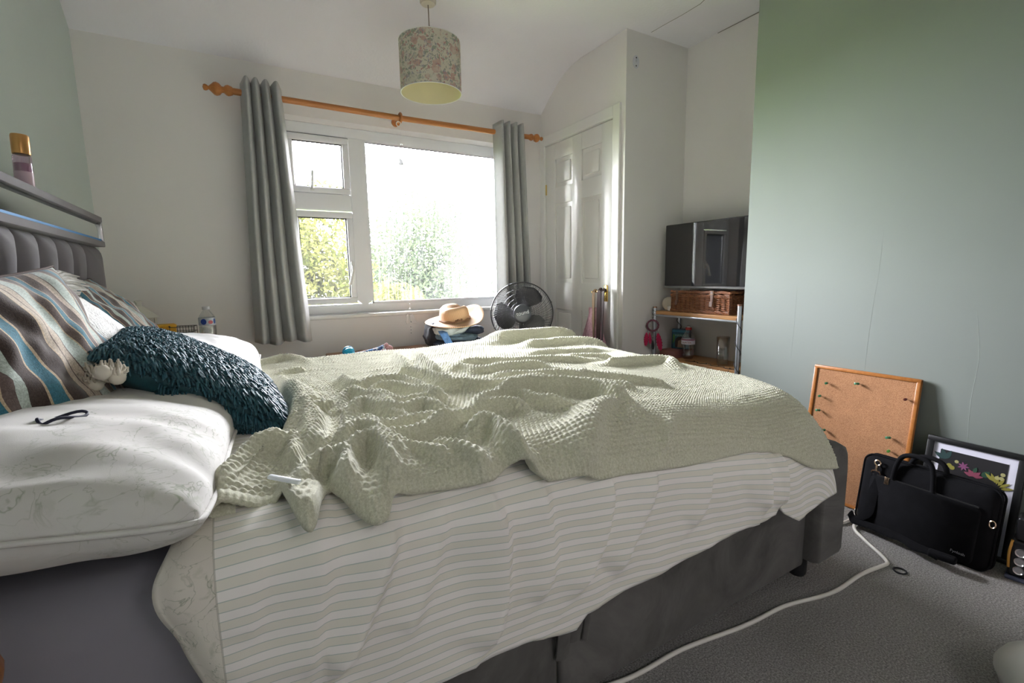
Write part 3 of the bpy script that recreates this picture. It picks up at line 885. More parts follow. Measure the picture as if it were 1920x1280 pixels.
# ---------------------------------------------------------------- duvet and blanket
def lerp(a, b, t): return a+(b-a)*t
YS, YF, RF = 0.665, 2.31, 0.11
def zt_of(x): return 0.692-0.055*smooth01((x-0.55)/0.85)
def r_of(x): return 0.085+0.12*smooth01((x-0.35)/1.1)
UFOOT, RU = 1.525, 0.135
def fold_d(t, r):
    """distance t past the start of a rounded edge -> (forward, down, angle)"""
    t = np.maximum(t, 0)
    th = np.minimum(t/r, PI/2)
    ex = np.maximum(t-r*PI/2, 0)
    return r*np.sin(th), r*(1-np.cos(th))+ex, th
def sheet(U, Vv, off):
    fx, du, phi = fold_d(U-UFOOT, RU)
    x = np.minimum(U, UFOOT)+fx
    r = r_of(U)
    yn = YS+r
    fn, dn, thn = fold_d(yn-Vv, r)
    ff, df, thf = fold_d(Vv-(YF-RF), RF)
    y = np.clip(Vv, yn, YF-RF)-fn+ff
    near = 1-smooth01((y-0.66)/0.42)
    x = x-0.155*near*smooth01((U-1.0)/0.6)
    z = zt_of(U)-du-dn-df-0.034*smooth01((y-1.2)/0.8)*(1-smooth01((U-0.65)/0.35))
    sag = 0.006*vnoise(U*2.3+7, Vv*2.1+3, 11)
    nx, ny, nz = np.sin(phi)*np.cos(thn), -np.sin(thn)+np.sin(thf), np.cos(phi)*np.cos(thn)*np.cos(thf)+0.05
    L = np.sqrt(nx*nx+ny*ny+nz*nz)
    o = off+sag
    return np.stack([x+o*nx/L, y+o*ny/L, z+o*nz/L], -1)
def v_of_z(U, z):
    """how far the cloth must run over the near edge to reach height z"""
    _, du, _ = fold_d(U-UFOOT, RU)
    r = r_of(U)
    drop = np.maximum(zt_of(U)-du-z, 0.0)
    d = np.where(drop < r, r*np.arccos(np.clip(1-drop/r, -1, 1)), r*PI/2+drop-r)
    return YS+r-d
def ridges(X, Y, data, sharp=False):
    Hh = np.zeros(X.shape)
    for amp, w, pts in data:
        P = spline(pts, 6*len(pts))
        best = np.full(X.shape, 9.0)
        sgn = np.ones(X.shape)
        nearside = np.zeros(X.shape)
        tt = np.zeros(X.shape)
        for i in range(len(P)-1):
            a, v = P[i], P[i+1]-P[i]
            t = np.clip(((X-a[0])*v[0]+(Y-a[1])*v[1])/(v@v+1e-12), 0, 1)
            dx, dy = X-a[0]-t*v[0], Y-a[1]-t*v[1]
            d = np.hypot(dx, dy)
            m = d < best
            best = np.where(m, d, best)
            sgn = np.where(m, np.sign(v[0]*dy-v[1]*dx), sgn)
            tt = np.where(m, (i+t)/(len(P)-1), tt)
            nearside = np.where(m, dy/np.maximum(d, 1e-5)*min(1.0, abs(v[0])/(math.hypot(*v)+1e-9)*1.2), nearside)
        env = np.clip(np.minimum(tt, 1-tt)*6, 0.0, 1)
        env = 0.25+0.75*smooth01(env)
        if sharp:
            ww = np.where(sgn > 0, w*0.4, w*2.2)
            h = amp*np.exp(-(best/ww)**1.5)
        else:
            ww = w*np.where(nearside > 0, 1+0.9*nearside, 1+0.45*nearside)
            h = 1.5*amp*np.exp(-(best/ww)**2)
        Hh = np.sqrt(Hh**2+(h*env)**2)
    return Hh
def upsample(fn, U, Vv, k=4):
    """evaluate a slow field on a coarse grid and spread it over the fine one"""
    n, m = U.shape
    ci = np.unique(np.append(np.arange(0, n, k), n-1)); cj = np.unique(np.append(np.arange(0, m, k), m-1))
    C = fn(U[np.ix_(ci, cj)], Vv[np.ix_(ci, cj)])
    R1 = np.array([np.interp(np.arange(m), cj, row) for row in C])
    return np.array([np.interp(np.arange(n), ci, col) for col in R1.T]).T

def side_field(U, Vv):
    """folds of the duvet where it hangs down the near side; Vv measured as cloth length"""
    data = []
    for amp, pts in SIDE_FOLDS:
        q = [(x, float(v_of_z(np.array(x), np.array(z)))) for x, z in pts]
        data.append((amp*1.6, 0.028, q))
    h = ridges(U, Vv, data, sharp=True)
    d = smooth01((0.78-Vv)/0.15)
    w = 0.007*vnoise(U*9+Vv*3.0, Vv*3.5+5, 3)+0.003*vnoise(U*22+Vv*9, Vv*9, 5)
    return (h*d+w*(0.35+0.65*d))
def top_wrinkle(U, Vv):
    calm = 1-0.85*smooth01((U-1.05)/0.35)
    w1 = vnoise(U*2.2+Vv*2.5, 0.9*vnoise(U*2.2, Vv*2.2, 25)+Vv*9, 21)
    w2 = vnoise(U*3.5-Vv*2.5, 0.8*vnoise(U*3, Vv*3, 26)+Vv*15+3, 22)
    r1 = smooth01(1-np.abs(w1)*2.2)
    r2 = smooth01(1-np.abs(w2)*2.2)
    return (0.0028*r1+0.0020*r2+0.003*vnoise(U*6, Vv*9, 24))*calm+0.0008*vnoise(U*30, Vv*40, 23)

def duvet():
    n, m = 330, 300
    u = np.linspace(-0.085, 1.72, n)
    xs = np.array([p[0] for p in DUVET_HEM]); zs = np.array([p[1] for p in DUVET_HEM])
    hx = np.concatenate([[-0.12, 0.05], xs, [1.52, 1.70]])
    hz = np.concatenate([[0.25, 0.32], zs, [0.335, 0.36]])
    zh = np.interp(u, hx, hz)
    vh = v_of_z(u, zh)
    vfar = np.full(n, YF-RF+RF*PI/2+0.16)
    t = np.linspace(0, 1, m)
    U = np.repeat(u[:, None], m, 1)
    Vv = vh[:, None]+(vfar-vh)[:, None]*t[None]
    # the head end is not straight: it bulges where it turns over the edge
    edge = 1-smooth01((U+0.085)/0.25)
    zz = zt_of(U)
    _, dn, _ = fold_d(YS+r_of(U)-Vv, r_of(U))
    zc = zz-dn
    bulge = -0.028*np.exp(-((zc-0.635)/0.055)**2)+0.02*smooth01((0.56-zc)/0.1)-0.010
    bulge = np.where(Vv > 0.78, 0.015*vnoise(Vv*5, Vv*0, 31), bulge)
    off = upsample(side_field, U, Vv, 2)
    off += 0.006*np.exp(-((U+0.085)/0.02)**2)*0
    A = sheet(U, Vv, off-0.002)
    A[..., 0] += edge*bulge
    # the rolled head edge turns under
    roll = np.exp(-((U+0.085)/0.018)**2)
    nv = np.clip((0.75-Vv)/0.1, 0, 1)
    A[..., 1] += 0.016*roll*nv
    A[..., 2] -= 0.022*roll*(1-nv)
    UV = np.stack([A[..., 0], Vv], -1)
    o = part('duvet', grid(A, UV), MAT['duvet'], None, True)
    md = o.modifiers.new('thick', 'SOLIDIFY'); md.thickness = 0.008; md.offset = -1
    tag(o, 'beige and white striped duvet hanging over the near side of the bed', 'duvet')
duvet()

def blanket():
    n, m = 780, 740
    uu = np.linspace(0, 1, n)
    hx = np.array([p[0] for p in HEM]+[1.70]); hz = np.array([p[1] for p in HEM]+[0.44])
    # head edge of the blanket as it lies across the bed
    ev = np.array([0.60, 0.72, 0.80, 0.90, 0.97, 1.14, 1.28, 1.64, 2.10, 2.45])
    ex = np.array([-0.062, -0.062, -0.055, -0.012, 0.030, 0.070, 0.090, 0.080, 0.030, 0.0])
    u0 = -0.02
    uref = u0+(1.727-u0)*uu
    zh = np.interp(uref, hx, hz)
    vh = v_of_z(uref, zh-0.004)
    vfar = np.full(n, YF-RF+RF*PI/2+0.05)
    t = np.linspace(0, 1, m)
    U = np.repeat(uref[:, None], m, 1)
    Vv = vh[:, None]+(vfar-vh)[:, None]*t[None]
    shift = np.interp(Vv[0], ev, ex)-u0
    U = U+shift[None, :]*(1-smooth01((U-u0)/0.45))
    # recompute the hem for the shifted columns
    zh = np.interp(U[:, 0], hx, hz)
    zh = np.convolve(np.pad(zh, 7, mode='edge'), np.hanning(17)[1:-1]/np.hanning(17).sum(), 'valid')
    vh = v_of_z(U[:, 0], zh-0.004)
    Vv = vh[:, None]+(vfar-vh)[:, None]*t[None]
    duv = upsample(side_field, U, Vv, 3)
    R2 = [q for i, q in enumerate(RIDGES) ]
    R2 += [(0.046, 0.060, [(1.10, 2.10), (1.25, 2.17), (1.40, 2.19), (1.55, 2.16), (1.66, 2.08)]), (0.026, 0.040, [(1.18, 1.93), (1.35, 1.98), (1.50, 1.93), (1.66, 1.80)]), (0.014, 0.03, [(1.05, 1.70), (1.25, 1.74), (1.50, 1.68)])]
    R2.append((0.030, 0.034, [(-0.070, 0.775), (-0.035, 0.862), (0.005, 0.915), (0.075, 0.955)]))
    rg = upsample(lambda a, b: ridges(a, b, R2), U, Vv, 3)
    wr = top_wrinkle(U, Vv)
    fade = 1-0.85*smooth01((0.70-Vv)/0.06)*smooth01((U-0.45)/0.2)
    # scallops: where the hem is long it swings outwards
    zs = np.convolve(np.pad(zh, 30, mode='edge'), np.ones(61)/61, 'valid')
    sw = np.clip(zs-zh, -0.02, 0.03)*1.0*(U[:, 0] < 0.5)
    near = np.exp(-((Vv-vh[:, None])/0.055)**2)
    sc = (sw[:, None]+0.010*(U < 0.45))*near
    # chunky knit: staggered bobbles
    p = 0.0115
    row = np.floor(Vv/p)
    a = 2*PI*(U/p+0.5*(row % 2))
    b = 2*PI*Vv/p
    knit = 0.0048*(0.5-0.5*np.cos(b))**0.65*(0.5+0.5*np.cos(a))**0.55*(1+0.35*vnoise(U/p*1.3, Vv/p*1.3, 77))
    border = np.minimum(Vv-vh[:, None], 0.05)
    knit = np.where(border < 0.016, 0.0026*(0.6+0.4*np.cos(2*PI*U/0.009)), knit)
    A = sheet(U, Vv, duv+0.013+(rg+wr)*fade+sc+knit)
    # edges curl under a little
    e0 = np.exp(-((Vv-vh[:, None])/0.007)**2)
    A[..., 2] -= 0.004*e0
    e1 = np.exp(-(np.arange(n)/3.0)**2)[:, None]
    A[..., 2] -= 0.010*e1
    # thickness: the edges roll under
    h0, h1, h2 = A[:, :1].copy(), A[:, :1].copy(), A[:, :1].copy()
    h0 += (0, -0.003, -0.005); h1 += (0, 0.003, -0.011); h2 += (0, 0.030, -0.010)
    B = np.concatenate([h2, h1, h0, A], 1)
    g0, g1, g2 = B[:1].copy(), B[:1].copy(), B[:1].copy()
    g0 += (-0.003, 0, -0.005); g1 += (0.003, 0, -0.011); g2 += (0.030, 0, -0.010)
    B = np.concatenate([g2, g1, g0, B], 0)
    o = part('blanket', grid(B), MAT['blanket'], None, True)
    tag(o, 'rumpled sage green knitted throw spread over the striped duvet', 'blanket')
    # stitched white label near its corner
    i, j = np.unravel_index(np.argmin((A[..., 0]-0.036)**2+(A[..., 1]-0.735)**2), A.shape[:2])
    c = A[i, j]
    g = xf(box(-0.026, 0.026, -0.0045, 0.0045, -0.0025, 0.0025, 0.002), (c[0], c[1]-0.004, c[2]+0.006), (0.15, 0.10, math.radians(-42)))
    part('care_label', g, simple('white_satin_label', (0.80, 0.84, 0.88), 0.35), o, label='folded white satin label')
blanket()

# ---------------------------------------------------------------- cushions and pillows
def cushion(w, h, t, n=40, pinch=0.08, p=2.6, q=0.5, seed=0, wr=0.004, wf=5.0, sag=0.0, rnd=0.0):
    a = np.sin(np.linspace(-PI/2, PI/2, n))
    a = 0.5*a+0.5*np.linspace(-1, 1, n)
    u, v = np.meshgrid(a, a, indexing='ij')
    x = w/2*u*(1-pinch*(1-v*v))
    y = h/2*v*(1-pinch*(1-u*u))
    cr = 1-rnd*(u*u*v*v)**2
    x, y = x*cr, y*cr
    pr = (np.clip(1-np.abs(u)**p, 0, 1)*np.clip(1-np.abs(v)**p, 0, 1))**q
    def surf(s, sd):
        a_, b_ = wf if hasattr(wf, '__len__') else (wf, wf*0.8)
        wrn = wr*(vnoise(u*a_+3+v, v*b_+1+0.8*vnoise(u*3, v*3, seed+5), seed+sd)+0.5*vnoise(u*a_*2.3-v*2, v*b_*2.3, seed+sd+9))*np.minimum(1, 3*pr)
        rad = wr*0.9*np.sin(7*np.arctan2(v, u)+seed)*np.clip(np.maximum(np.abs(u), np.abs(v))-0.35, 0, 1)*np.minimum(1, 4*pr)
        return np.stack([x, y-sag*(1-v*v)*pr, s*(t/2*pr)+wrn*s+rad], -1)
    T, B = surf(1, 0), surf(-1, 40)
    idT = np.arange(n*n).reshape(n, n)
    idB = idT.copy()
    inner = np.zeros((n, n), bool); inner[1:-1, 1:-1] = True
    idB[inner] = n*n+np.arange(inner.sum())
    V = np.vstack([T.reshape(-1, 3), B[inner]])
    UVt = np.stack([(u+1)/2, (v+1)/2], -1).reshape(-1, 2)
    UV = np.vstack([UVt, np.stack([(u+1)/2, (v+1)/2], -1)[inner]])
    f = lambda I: np.stack([I[:-1, :-1], I[1:, :-1], I[1:, 1:], I[:-1, 1:]], -1).reshape(-1, 4)
    return G(V, np.vstack([f(idT), f(idB)[:, ::-1]]), UV)
def basis(ex, ez):
    """rotation whose x axis is ex and whose z axis is close to ez"""
    X = Vector(ex).normalized(); Zv = Vector(ez)
    Yv = Zv.cross(X).normalized(); Zv = X.cross(Yv)
    return Matrix(((X.x, Yv.x, Zv.x), (X.y, Yv.y, Zv.y), (X.z, Yv.z, Zv.z))).to_euler()
def piping(w, h, pinch, r, n=24, rnd=0.0):
    s = np.linspace(-1, 1, n)
    P = [(w/2*a*1.0, -h/2*(1-pinch*(1-a*a)), 0) for a in s]+[(w/2*(1-pinch*(1-a*a)), h/2*a, 0) for a in s[1:]]
    P += [(w/2*a, h/2*(1-pinch*(1-a*a)), 0) for a in s[::-1][1:]]+[(-w/2*(1-pinch*(1-a*a)), h/2*a, 0) for a in s[::-1][1:-1]]
    P = [(x*c, y*c, 0) for x, y, _ in P for c in (1-rnd*(min(1, abs(2*x/w))*min(1, abs(2*y/h)))**4,)]
    return tube(P, r, 6, closed=True)

# near pillow with its sprigged case
pw = thing('pillow', 'plump white pillow with faint grey-green sprigs at the near edge of the bed', 'pillow', (-0.240, 1.060, 0.728), (math.radians(-3), math.radians(7), math.radians(-4)))
part('pillowcase', cushion(0.43, 0.80, 0.178, 56, 0.05, 2.8, 0.42, 3, 0.0055, (1.6, 8.0), 0.0, 0.07), MAT['sprig_cotton'], pw, True)
part('seam', piping(0.434, 0.806, 0.05, 0.004, 40, 0.07), MAT['sprig_cotton'], pw, True)
# second pillow, far side, and one leaning on it
pf = thing('pillow', 'white pillow lying far side of the bed behind the teal cushion', 'pillow', (-0.17, 1.86, 0.735), (0, math.radians(8), 0))
part('pillowcase', cushion(0.46, 0.74, 0.21, 44, 0.06, 2.8, 0.45, 8, 0.008, 3.5), MAT['white_cotton'], pf, True)
part('seam', piping(0.465, 0.745, 0.06, 0.004), MAT['white_cotton'], pf, True)
pu = thing('pillow', 'white pillow with a seam propped between headboard and far striped cushion', 'pillow', (-0.265, 1.74, 0.805), (0, math.radians(30), 0))
part('pillowcase', cushion(0.32, 0.56, 0.11, 44, 0.06, 2.8, 0.45, 12, 0.008, 3.5), MAT['white_cotton'], pu, True)
part('seam', piping(0.325, 0.565, 0.06, 0.004), MAT['white_cotton'], pu, True)

def striped(loc, rot, label, w=0.43, h=0.43, t=0.15, seed=2, wr=0.009):
    c = thing('cushion', label, 'cushion', loc, rot, 'brown and blue striped cushions')
    part('cover', cushion(w, h, t, 60, 0.07, 2.4, 0.5, seed, wr, 3.2), MAT['stripes'], c, True)
    part('seam', piping(w*1.005, h*1.005, 0.07, 0.003), simple('brown_cord', (0.10, 0.07, 0.06), 0.8), c, True)
    return c
striped((-0.318, 1.115, 0.842), basis((0.28, 0.95, 0.06), (0.90, -0.28, 0.33)), 'large striped cushion standing on the near sprigged pillow', 0.43, 0.42, 0.14)
striped((-0.345, 1.935, 0.90), basis((0.10, 0.99, 0.03), (0.78, -0.05, 0.62)), 'striped cushion leaning on the far end of the headboard', 0.33, 0.32, 0.10, 6)

# white cushion with wool tassels, tucked between them
wc = thing('cushion', 'white textured cushion with cream wool tassels behind the near striped cushion', 'cushion', (-0.325, 1.43, 0.885), basis((0.0, 1, -0.02), (0.75, 0.0, 0.66)))
part('cover', cushion(0.42, 0.40, 0.14, 40, 0.07, 2.4, 0.5, 17, 0.004), simple('white_boucle', (0.80, 0.79, 0.77), 0.95, bump=0.8, bscale=160, bdist=0.006), wc, True)
def tassel(base, dirv, L, n, seed, rad):
    r = np.random.default_rng(seed)
    d = Vector(dirv).normalized()
    gs = []
    for _ in range(n):
        o = Vector(r.normal(size=3)).normalized()*rad
        b = Vector(base)
        e = b+d*L*r.uniform(0.8, 1.1)+o*r.uniform(0.4, 1.0)
        mid = (b+e)/2+o*0.5+Vector((0, 0, 0))
        gs.append(tube([b+o*0.12, mid, e], 0.0022, 4, rs=[0.0026, 0.0024, 0.0016]))
    return join(*gs)
wool = simple('cream_wool', (0.66, 0.61, 0.52), 0.95)
wool2 = simple('white_wool', (0.80, 0.78, 0.75), 0.95)
wm = WM[wc.name]
def wloc(p): return wm.inverted() @ Vector(p)
part('tassel', tassel((-0.370, 1.415, 1.022), (0.30, 0.9, -0.12), 0.085, 330, 4, 0.034), wool2, wc, True, world=True, label='fluffy white wool tassel')
part('tassel', join(*[xf(sphere(0.014, 10, 7), (-0.222+0.02*math.sin(k*2.1), 1.125+0.012*k-0.04, 0.848+0.012*math.cos(k*1.7))) for k in range(8)], *[tassel((-0.222+0.02*math.sin(k*2.1), 1.125+0.012*k-0.04, 0.848), (0.3*math.sin(k*3), 0.3*math.cos(k*5), 0.6), 0.02, 22, 30+k, 0.018) for k in range(8)]), wool, wc, True, world=True, label='knotted cream wool tassel')

# shaggy teal cushion
tr = basis((0.335, 0.02, -0.205), (0.52, 0.0, 0.85))
tc = thing('cushion', 'teal cushion with a shaggy worm-pile front lying across the pillows', 'cushion', (-0.098, 1.325, 0.792), tr)
part('cover', cushion(0.36, 0.37, 0.118, 40, 0.05, 3.4, 0.5, 5, 0.002), MAT['teal_cloth'], tc, True)
def pile():
    r = np.random.default_rng(12)
    W, Hh, T = 0.36, 0.37, 0.118
    n = 9000
    u, v = r.uniform(-1.0, 1.0, n), r.uniform(-1.0, 1.0, n)
    pr = (np.clip(1-np.abs(u)**3.0, 0, 1)*np.clip(1-np.abs(v)**3.0, 0, 1))**0.5
    P = np.stack([W/2*u*(1-0.05*(1-v*v)), Hh/2*v*(1-0.05*(1-u*u)), T/2*pr], -1)
    Nn = np.stack([0.9*np.sign(u)*np.abs(u)**5, 0.9*np.sign(v)*np.abs(v)**5, np.full(n, 0.55)], -1)+r.normal(0, 0.30, (n, 3))
    Nn /= np.linalg.norm(Nn, axis=1)[:, None]
    # the pile wraps round the camera-side and foot-end seams too
    k2 = 3400
    iu = r.uniform(-0.35, 1.0, k2); iv = r.uniform(-1.0, -0.80, k2)
    swap = r.random(k2) < 0.35
    iu2 = np.where(swap, r.uniform(0.82, 1.0, k2), iu); iv2 = np.where(swap, r.uniform(-1, 1, k2), iv)
    pq = (np.clip(1-np.abs(iu2)**3.4, 0, 1)*np.clip(1-np.abs(iv2)**3.4, 0, 1))**0.5
    P = np.vstack([P, np.stack([W/2*iu2*(1-0.05*(1-iv2**2)), Hh/2*iv2*(1-0.05*(1-iu2**2)), -T/2*pq], -1)])
    N2 = np.stack([0.9*np.sign(iu2)*np.abs(iu2)**5, 0.9*np.sign(iv2)*np.abs(iv2)**5, np.full(k2, -0.35)], -1)+r.normal(0, 0.3, (k2, 3))
    N2 /= np.linalg.norm(N2, axis=1)[:, None]
    Nn = np.vstack([Nn, N2]); n += k2
    down = np.array(Euler(tr).to_matrix().inverted() @ Vector((0, 0, -1)))
    L = r.uniform(0.018, 0.028, (n, 1))
    q1 = P+Nn*L*0.55
    d2 = Nn*0.6+0.9*down[None]; d2 /= np.linalg.norm(d2, axis=1)[:, None]
    q2 = q1+d2*L*0.6
    ax = np.cross(Nn, r.normal(size=(n, 3))); ax /= np.linalg.norm(ax, axis=1)[:, None]
    bx = np.cross(Nn, ax)
    k = 5
    an = np.linspace(0, 2*PI, k, endpoint=False)
    ring = ax[:, None]*np.cos(an)[None, :, None]+bx[:, None]*np.sin(an)[None, :, None]
    rr = r.uniform(0.0022, 0.0029, (n, 1, 1))
    V = np.concatenate([P[:, None]+ring*rr, q1[:, None]+ring*rr, q2[:, None]+ring*rr*0.75], 1)
    f = []
    for s in (0, 1):
        for i in range(k):
            j = (i+1) % k
            f.append([s*k+i, s*k+j, (s+1)*k+j, (s+1)*k+i])
    f.append([2*k, 2*k+1, 2*k+2, 2*k+3]); f.append([2*k, 2*k+3, 2*k+4, 2*k+4])
    f = np.array(f[:-1])
    F = (f[None]+(np.arange(n)*3*k)[:, None, None]).reshape(-1, 4)
    return G(V.reshape(-1, 3), F)
part('pile', pile(), MAT['teal_pile'], tc, True, kind='stuff', label='shaggy worm pile')

# ---------------------------------------------------------------- curtains on a wooden pole
def pole():
    t = thing('curtain_pole', 'orange wooden curtain pole with turned finials across the window wall', 'curtain pole', (0.98, 2.95, 1.984))
    w = MAT['pine']
    part('pole', tube([(-0.93, 0, 0), (0.0, 0, -0.006), (0.90, 0, 0)], 0.0165, 14), w, t)
    fin = [(0, 0), (0.013, 0.004), (0.016, 0.012), (0.013, 0.020), (0.008, 0.026), (0.017, 0.036), (0.030, 0.050), (0.033, 0.060), (0.028, 0.074), (0.016, 0.084), (0.015, 0.092), (0.024, 0.102), (0.027, 0.112), (0.022, 0.126), (0.019, 0.132)]
    part('finial', xf(lathe(fin, 18), (-1.045, 0, 0), (0, math.radians(90), 0)), w, t)
    part('finial', xf(lathe(fin, 18), (1.012, 0, 0), (0, math.radians(-90), 0), 0.88), w, t)
    for x in (-0.033,):
        part('bracket', join(xf(lathe([(0, 0), (0.026, 0.0), (0.026, 0.012), (0.012, 0.018), (0.012, 0.075), (0.020, 0.080), (0.020, 0.086), (0, 0.086)], 16), (x, 0.098, -0.006), (math.radians(90), 0, 0)),
             tube([(x, 0.026*math.cos(a), -0.006+0.026*math.sin(a)) for a in np.linspace(0, 2*PI, 24, endpoint=False)], 0.0075, 8, closed=True)), w, t, label='wooden ring bracket')
    part('screw_eye', tube([(-0.048+0.014*math.cos(a), -0.012, -0.045+0.014*math.sin(a)) for a in np.linspace(0, 2*PI, 20, endpoint=False)], 0.003, 6, closed=True), MAT['white_plastic'], t, label='small white plastic ring')
pole()

def curtain(label, xt, xb, k, seed, wide):
    n, m = 240, 50
    s = np.linspace(0, 1, n)
    t = np.linspace(0, 1, m)
    S, Tt = np.meshgrid(s, t, indexing='ij')
    x0 = lerp(xt[0], xb[0], Tt); x1 = lerp(xt[1], xb[1], Tt)
    # rounded columns with deep narrow grooves between them, all in front of the pole
    ph = S*k+0.05*np.sin(2.2*Tt*PI+seed)*np.sin(PI*S)
    col = np.abs(np.sin(PI*ph))**1.15
    y = 2.958-0.100*col*(0.85+0.2*Tt)+0.005*vnoise(S*6, Tt*4, seed)
    f = ph-np.floor(ph)
    x = x0+(x1-x0)*(S+0.16*(f-0.5)*np.abs(2*f-1)**2/k+wide*S*(1-S))
    zz = 2.043-1.375*Tt+0.010*vnoise(S*7, Tt*0, seed+1)*Tt-0.012*(1-col)*(Tt < 0.03)
    t_ = part('curtain', grid(np.stack([x, y, zz], -1)), MAT['curtain'], None, True)
    md = t_.modifiers.new('thick', 'SOLIDIFY'); md.thickness = 0.005; md.offset = 0
    tag(t_, label, 'curtain', 'grey curtains at the window')
curtain('plain grey pleated curtain left of the window', (0.108, 0.292), (0.068, 0.350), 4, 41, -0.12)
curtain('plain grey pleated curtain right of the window, behind the fan', (1.598, 1.808), (1.600, 1.850), 4, 51, 0.05)

# ---------------------------------------------------------------- butterfly mobile on a thread
def butterfly(r, c, m, parent):
    def wing(sx):
        up = [(0, 0), (0.35, 0.75), (0.85, 0.95), (1.0, 0.60), (0.72, 0.10), (0.80, -0.35), (0.50, -0.62), (0.18, -0.35)]
        P = [(x*r, y*r) for x, y in up]
        g = prism(P, -0.0006, 0.0006)
        g = xf(g, (0, 0, 0), (math.radians(70), 0, 0))
        g = xf(g, (0, 0, 0), (0, math.radians(-28), 0))
        V = g[0].copy(); V[:, 0] *= sx
        F = g[1] if sx > 0 else [f[::-1] for f in g[1]]
        return G(V+np.array(c), F)
    part('wing', wing(1), m, parent, False); part('wing', wing(-1), m, parent, False)
    part('body', sphere(1, 8, 6, c, (r*0.10, r*0.5, r*0.10)), m, parent)
def mobile():
    t = thing('butterfly_mobile', 'clear butterfly suncatcher on a white thread in front of the window', 'ornament', (0.951, 2.945, 0.66))
    kk = N('clear_acrylic'); kk.set(Base_Color=(0.95, 0.96, 0.98, 1), Roughness=0.25, Transmission_Weight=0.45); m = kk.m
    part('thread', tube([(-0.006, 0, 1.29), (-0.003, 0, 0.6), (0, 0, 0.0)], 0.0006, 5), MAT['white_plastic'], t)
    for r_, x_, z_ in ((0.007, -0.005, 1.165), (0.006, 0, 0.155), (0.004, 0, 0.185), (0.005, 0, 0.04), (0.004, 0, 0.02), (0.004, 0, 0.0)): part('bead', sphere(r_, 8, 6, (x_, 0, z_)), m, t)
    butterfly(0.034, (-0.004, -0.004, 1.045), m, t)
    butterfly(0.042, (0.0, -0.004, 0.072), m, t)
mobile()

# ---------------------------------------------------------------- ceiling lamp
def lampshade_mat():
    k = N('floral_print_lampshade')
    v = k.coord('Object')
    base = k.ramp(k.noise(v, 6, 2), [(0.3, (0.84, 0.81, 0.76)), (0.7, (0.88, 0.85, 0.78))])
    def blobs(sc, thr, col, prev, dist=0.5):
        vo = k.n('ShaderNodeTexVoronoi'); vo.inputs['Scale'].default_value = sc
        wv = k.n('ShaderNodeTexNoise'); wv.inputs['Scale'].default_value = sc*1.5
        k.l(v, wv.inputs['Vector'])
        mv = k.n('ShaderNodeMix', data_type='VECTOR'); mv.inputs[0].default_value = 0.04
        k.l(v, mv.inputs[4]); k.l(wv.outputs['Color'], mv.inputs[5])
        k.l(mv.outputs[1], vo.inputs['Vector'])
        f = k.math('LESS_THAN', vo.outputs['Distance'], thr)
        cl = k.ramp(k.noise(v, 9.0+sc*0.05, 2), [(0.34, (0, 0, 0)), (0.46, (1, 1, 1))])
        return k.mix(k.math('MULTIPLY', k.math('MULTIPLY', f, cl), 0.75), prev, col)
    c = blobs(34, 0.34, (0.36, 0.44, 0.37), base)
    c = blobs(60, 0.30, (0.28, 0.31, 0.31), c)
    c = blobs(22, 0.40, (0.70, 0.48, 0.46), c)
    c = blobs(45, 0.26, (0.60, 0.28, 0.31), c)
    c = blobs(52, 0.28, (0.46, 0.45, 0.56), c)
    k.color(c)
    k.set(Roughness=0.9)
    t = k.n('ShaderNodeBsdfTranslucent'); k.l(c, t.inputs[0])
    mx = k.n('ShaderNodeMixShader'); mx.inputs[0].default_value = 0.5
    k.l(k.b.outputs[0], mx.inputs[1]); k.l(t.outputs[0], mx.inputs[2]); k.l(mx.outputs[0], k.out.inputs['Surface'])
    return k.m
def lamp():
    t = thing('pendant_lamp', 'drum pendant lamp with a faded floral shade under the ceiling', 'lamp', (0.941, 2.40, 1.94))
    part('ceiling_rose', lathe([(0, 0.415), (0.034, 0.418), (0.040, 0.426), (0.042, 0.46), (0, 0.46)], 24), simple('ivory_plastic', (0.58, 0.52, 0.46), 0.4), t, label='ivory ceiling rose')
    part('cord', tube([(0, 0, 0.42), (0.002, 0, 0.30), (0, 0, 0.16)], 0.0028, 8), simple('brown_flex', (0.25, 0.20, 0.17), 0.5), t)
    sh = part('lamp_shade', lathe([(0.1525, 0.0), (0.1530, 0.02), (0.1530, 0.225), (0.1525, 0.245)], 56), lampshade_mat(), t, True)
    k = N('cream_shade_lining'); k.set(Base_Color=(0.74, 0.68, 0.46, 1), Roughness=0.7)
    part('lining', xm(lathe([(0.1505, 0.002), (0.1505, 0.243)], 56), Matrix.Identity(4)), k.m, sh, True, label='pale yellow lining')
    for z in (0.001, 0.244):
        part('rim', tube([(0.152*math.cos(a), 0.152*math.sin(a), z) for a in np.linspace(0, 2*PI, 56, endpoint=False)], 0.0022, 6, closed=True), MAT['white_plastic'], sh)
    part('shade_ring', join(*[tube([(0.02*math.cos(a), 0.02*math.sin(a), 0.215), (0.15*math.cos(a), 0.15*math.sin(a), 0.235)], 0.0015, 5) for a in (0, 2.09, 4.19)]), MAT['white_plastic'], t)
    part('lamp_holder', lathe([(0, 0.17), (0.017, 0.17), (0.018, 0.22), (0.010, 0.245), (0, 0.245)], 16), MAT['white_plastic'], t)
    part('bulb', sphere(0.028, 16, 10, (0, 0, 0.135), (1, 1, 1.3)), simple('opal_bulb', (0.8, 0.78, 0.72), 0.3), t)
lamp()

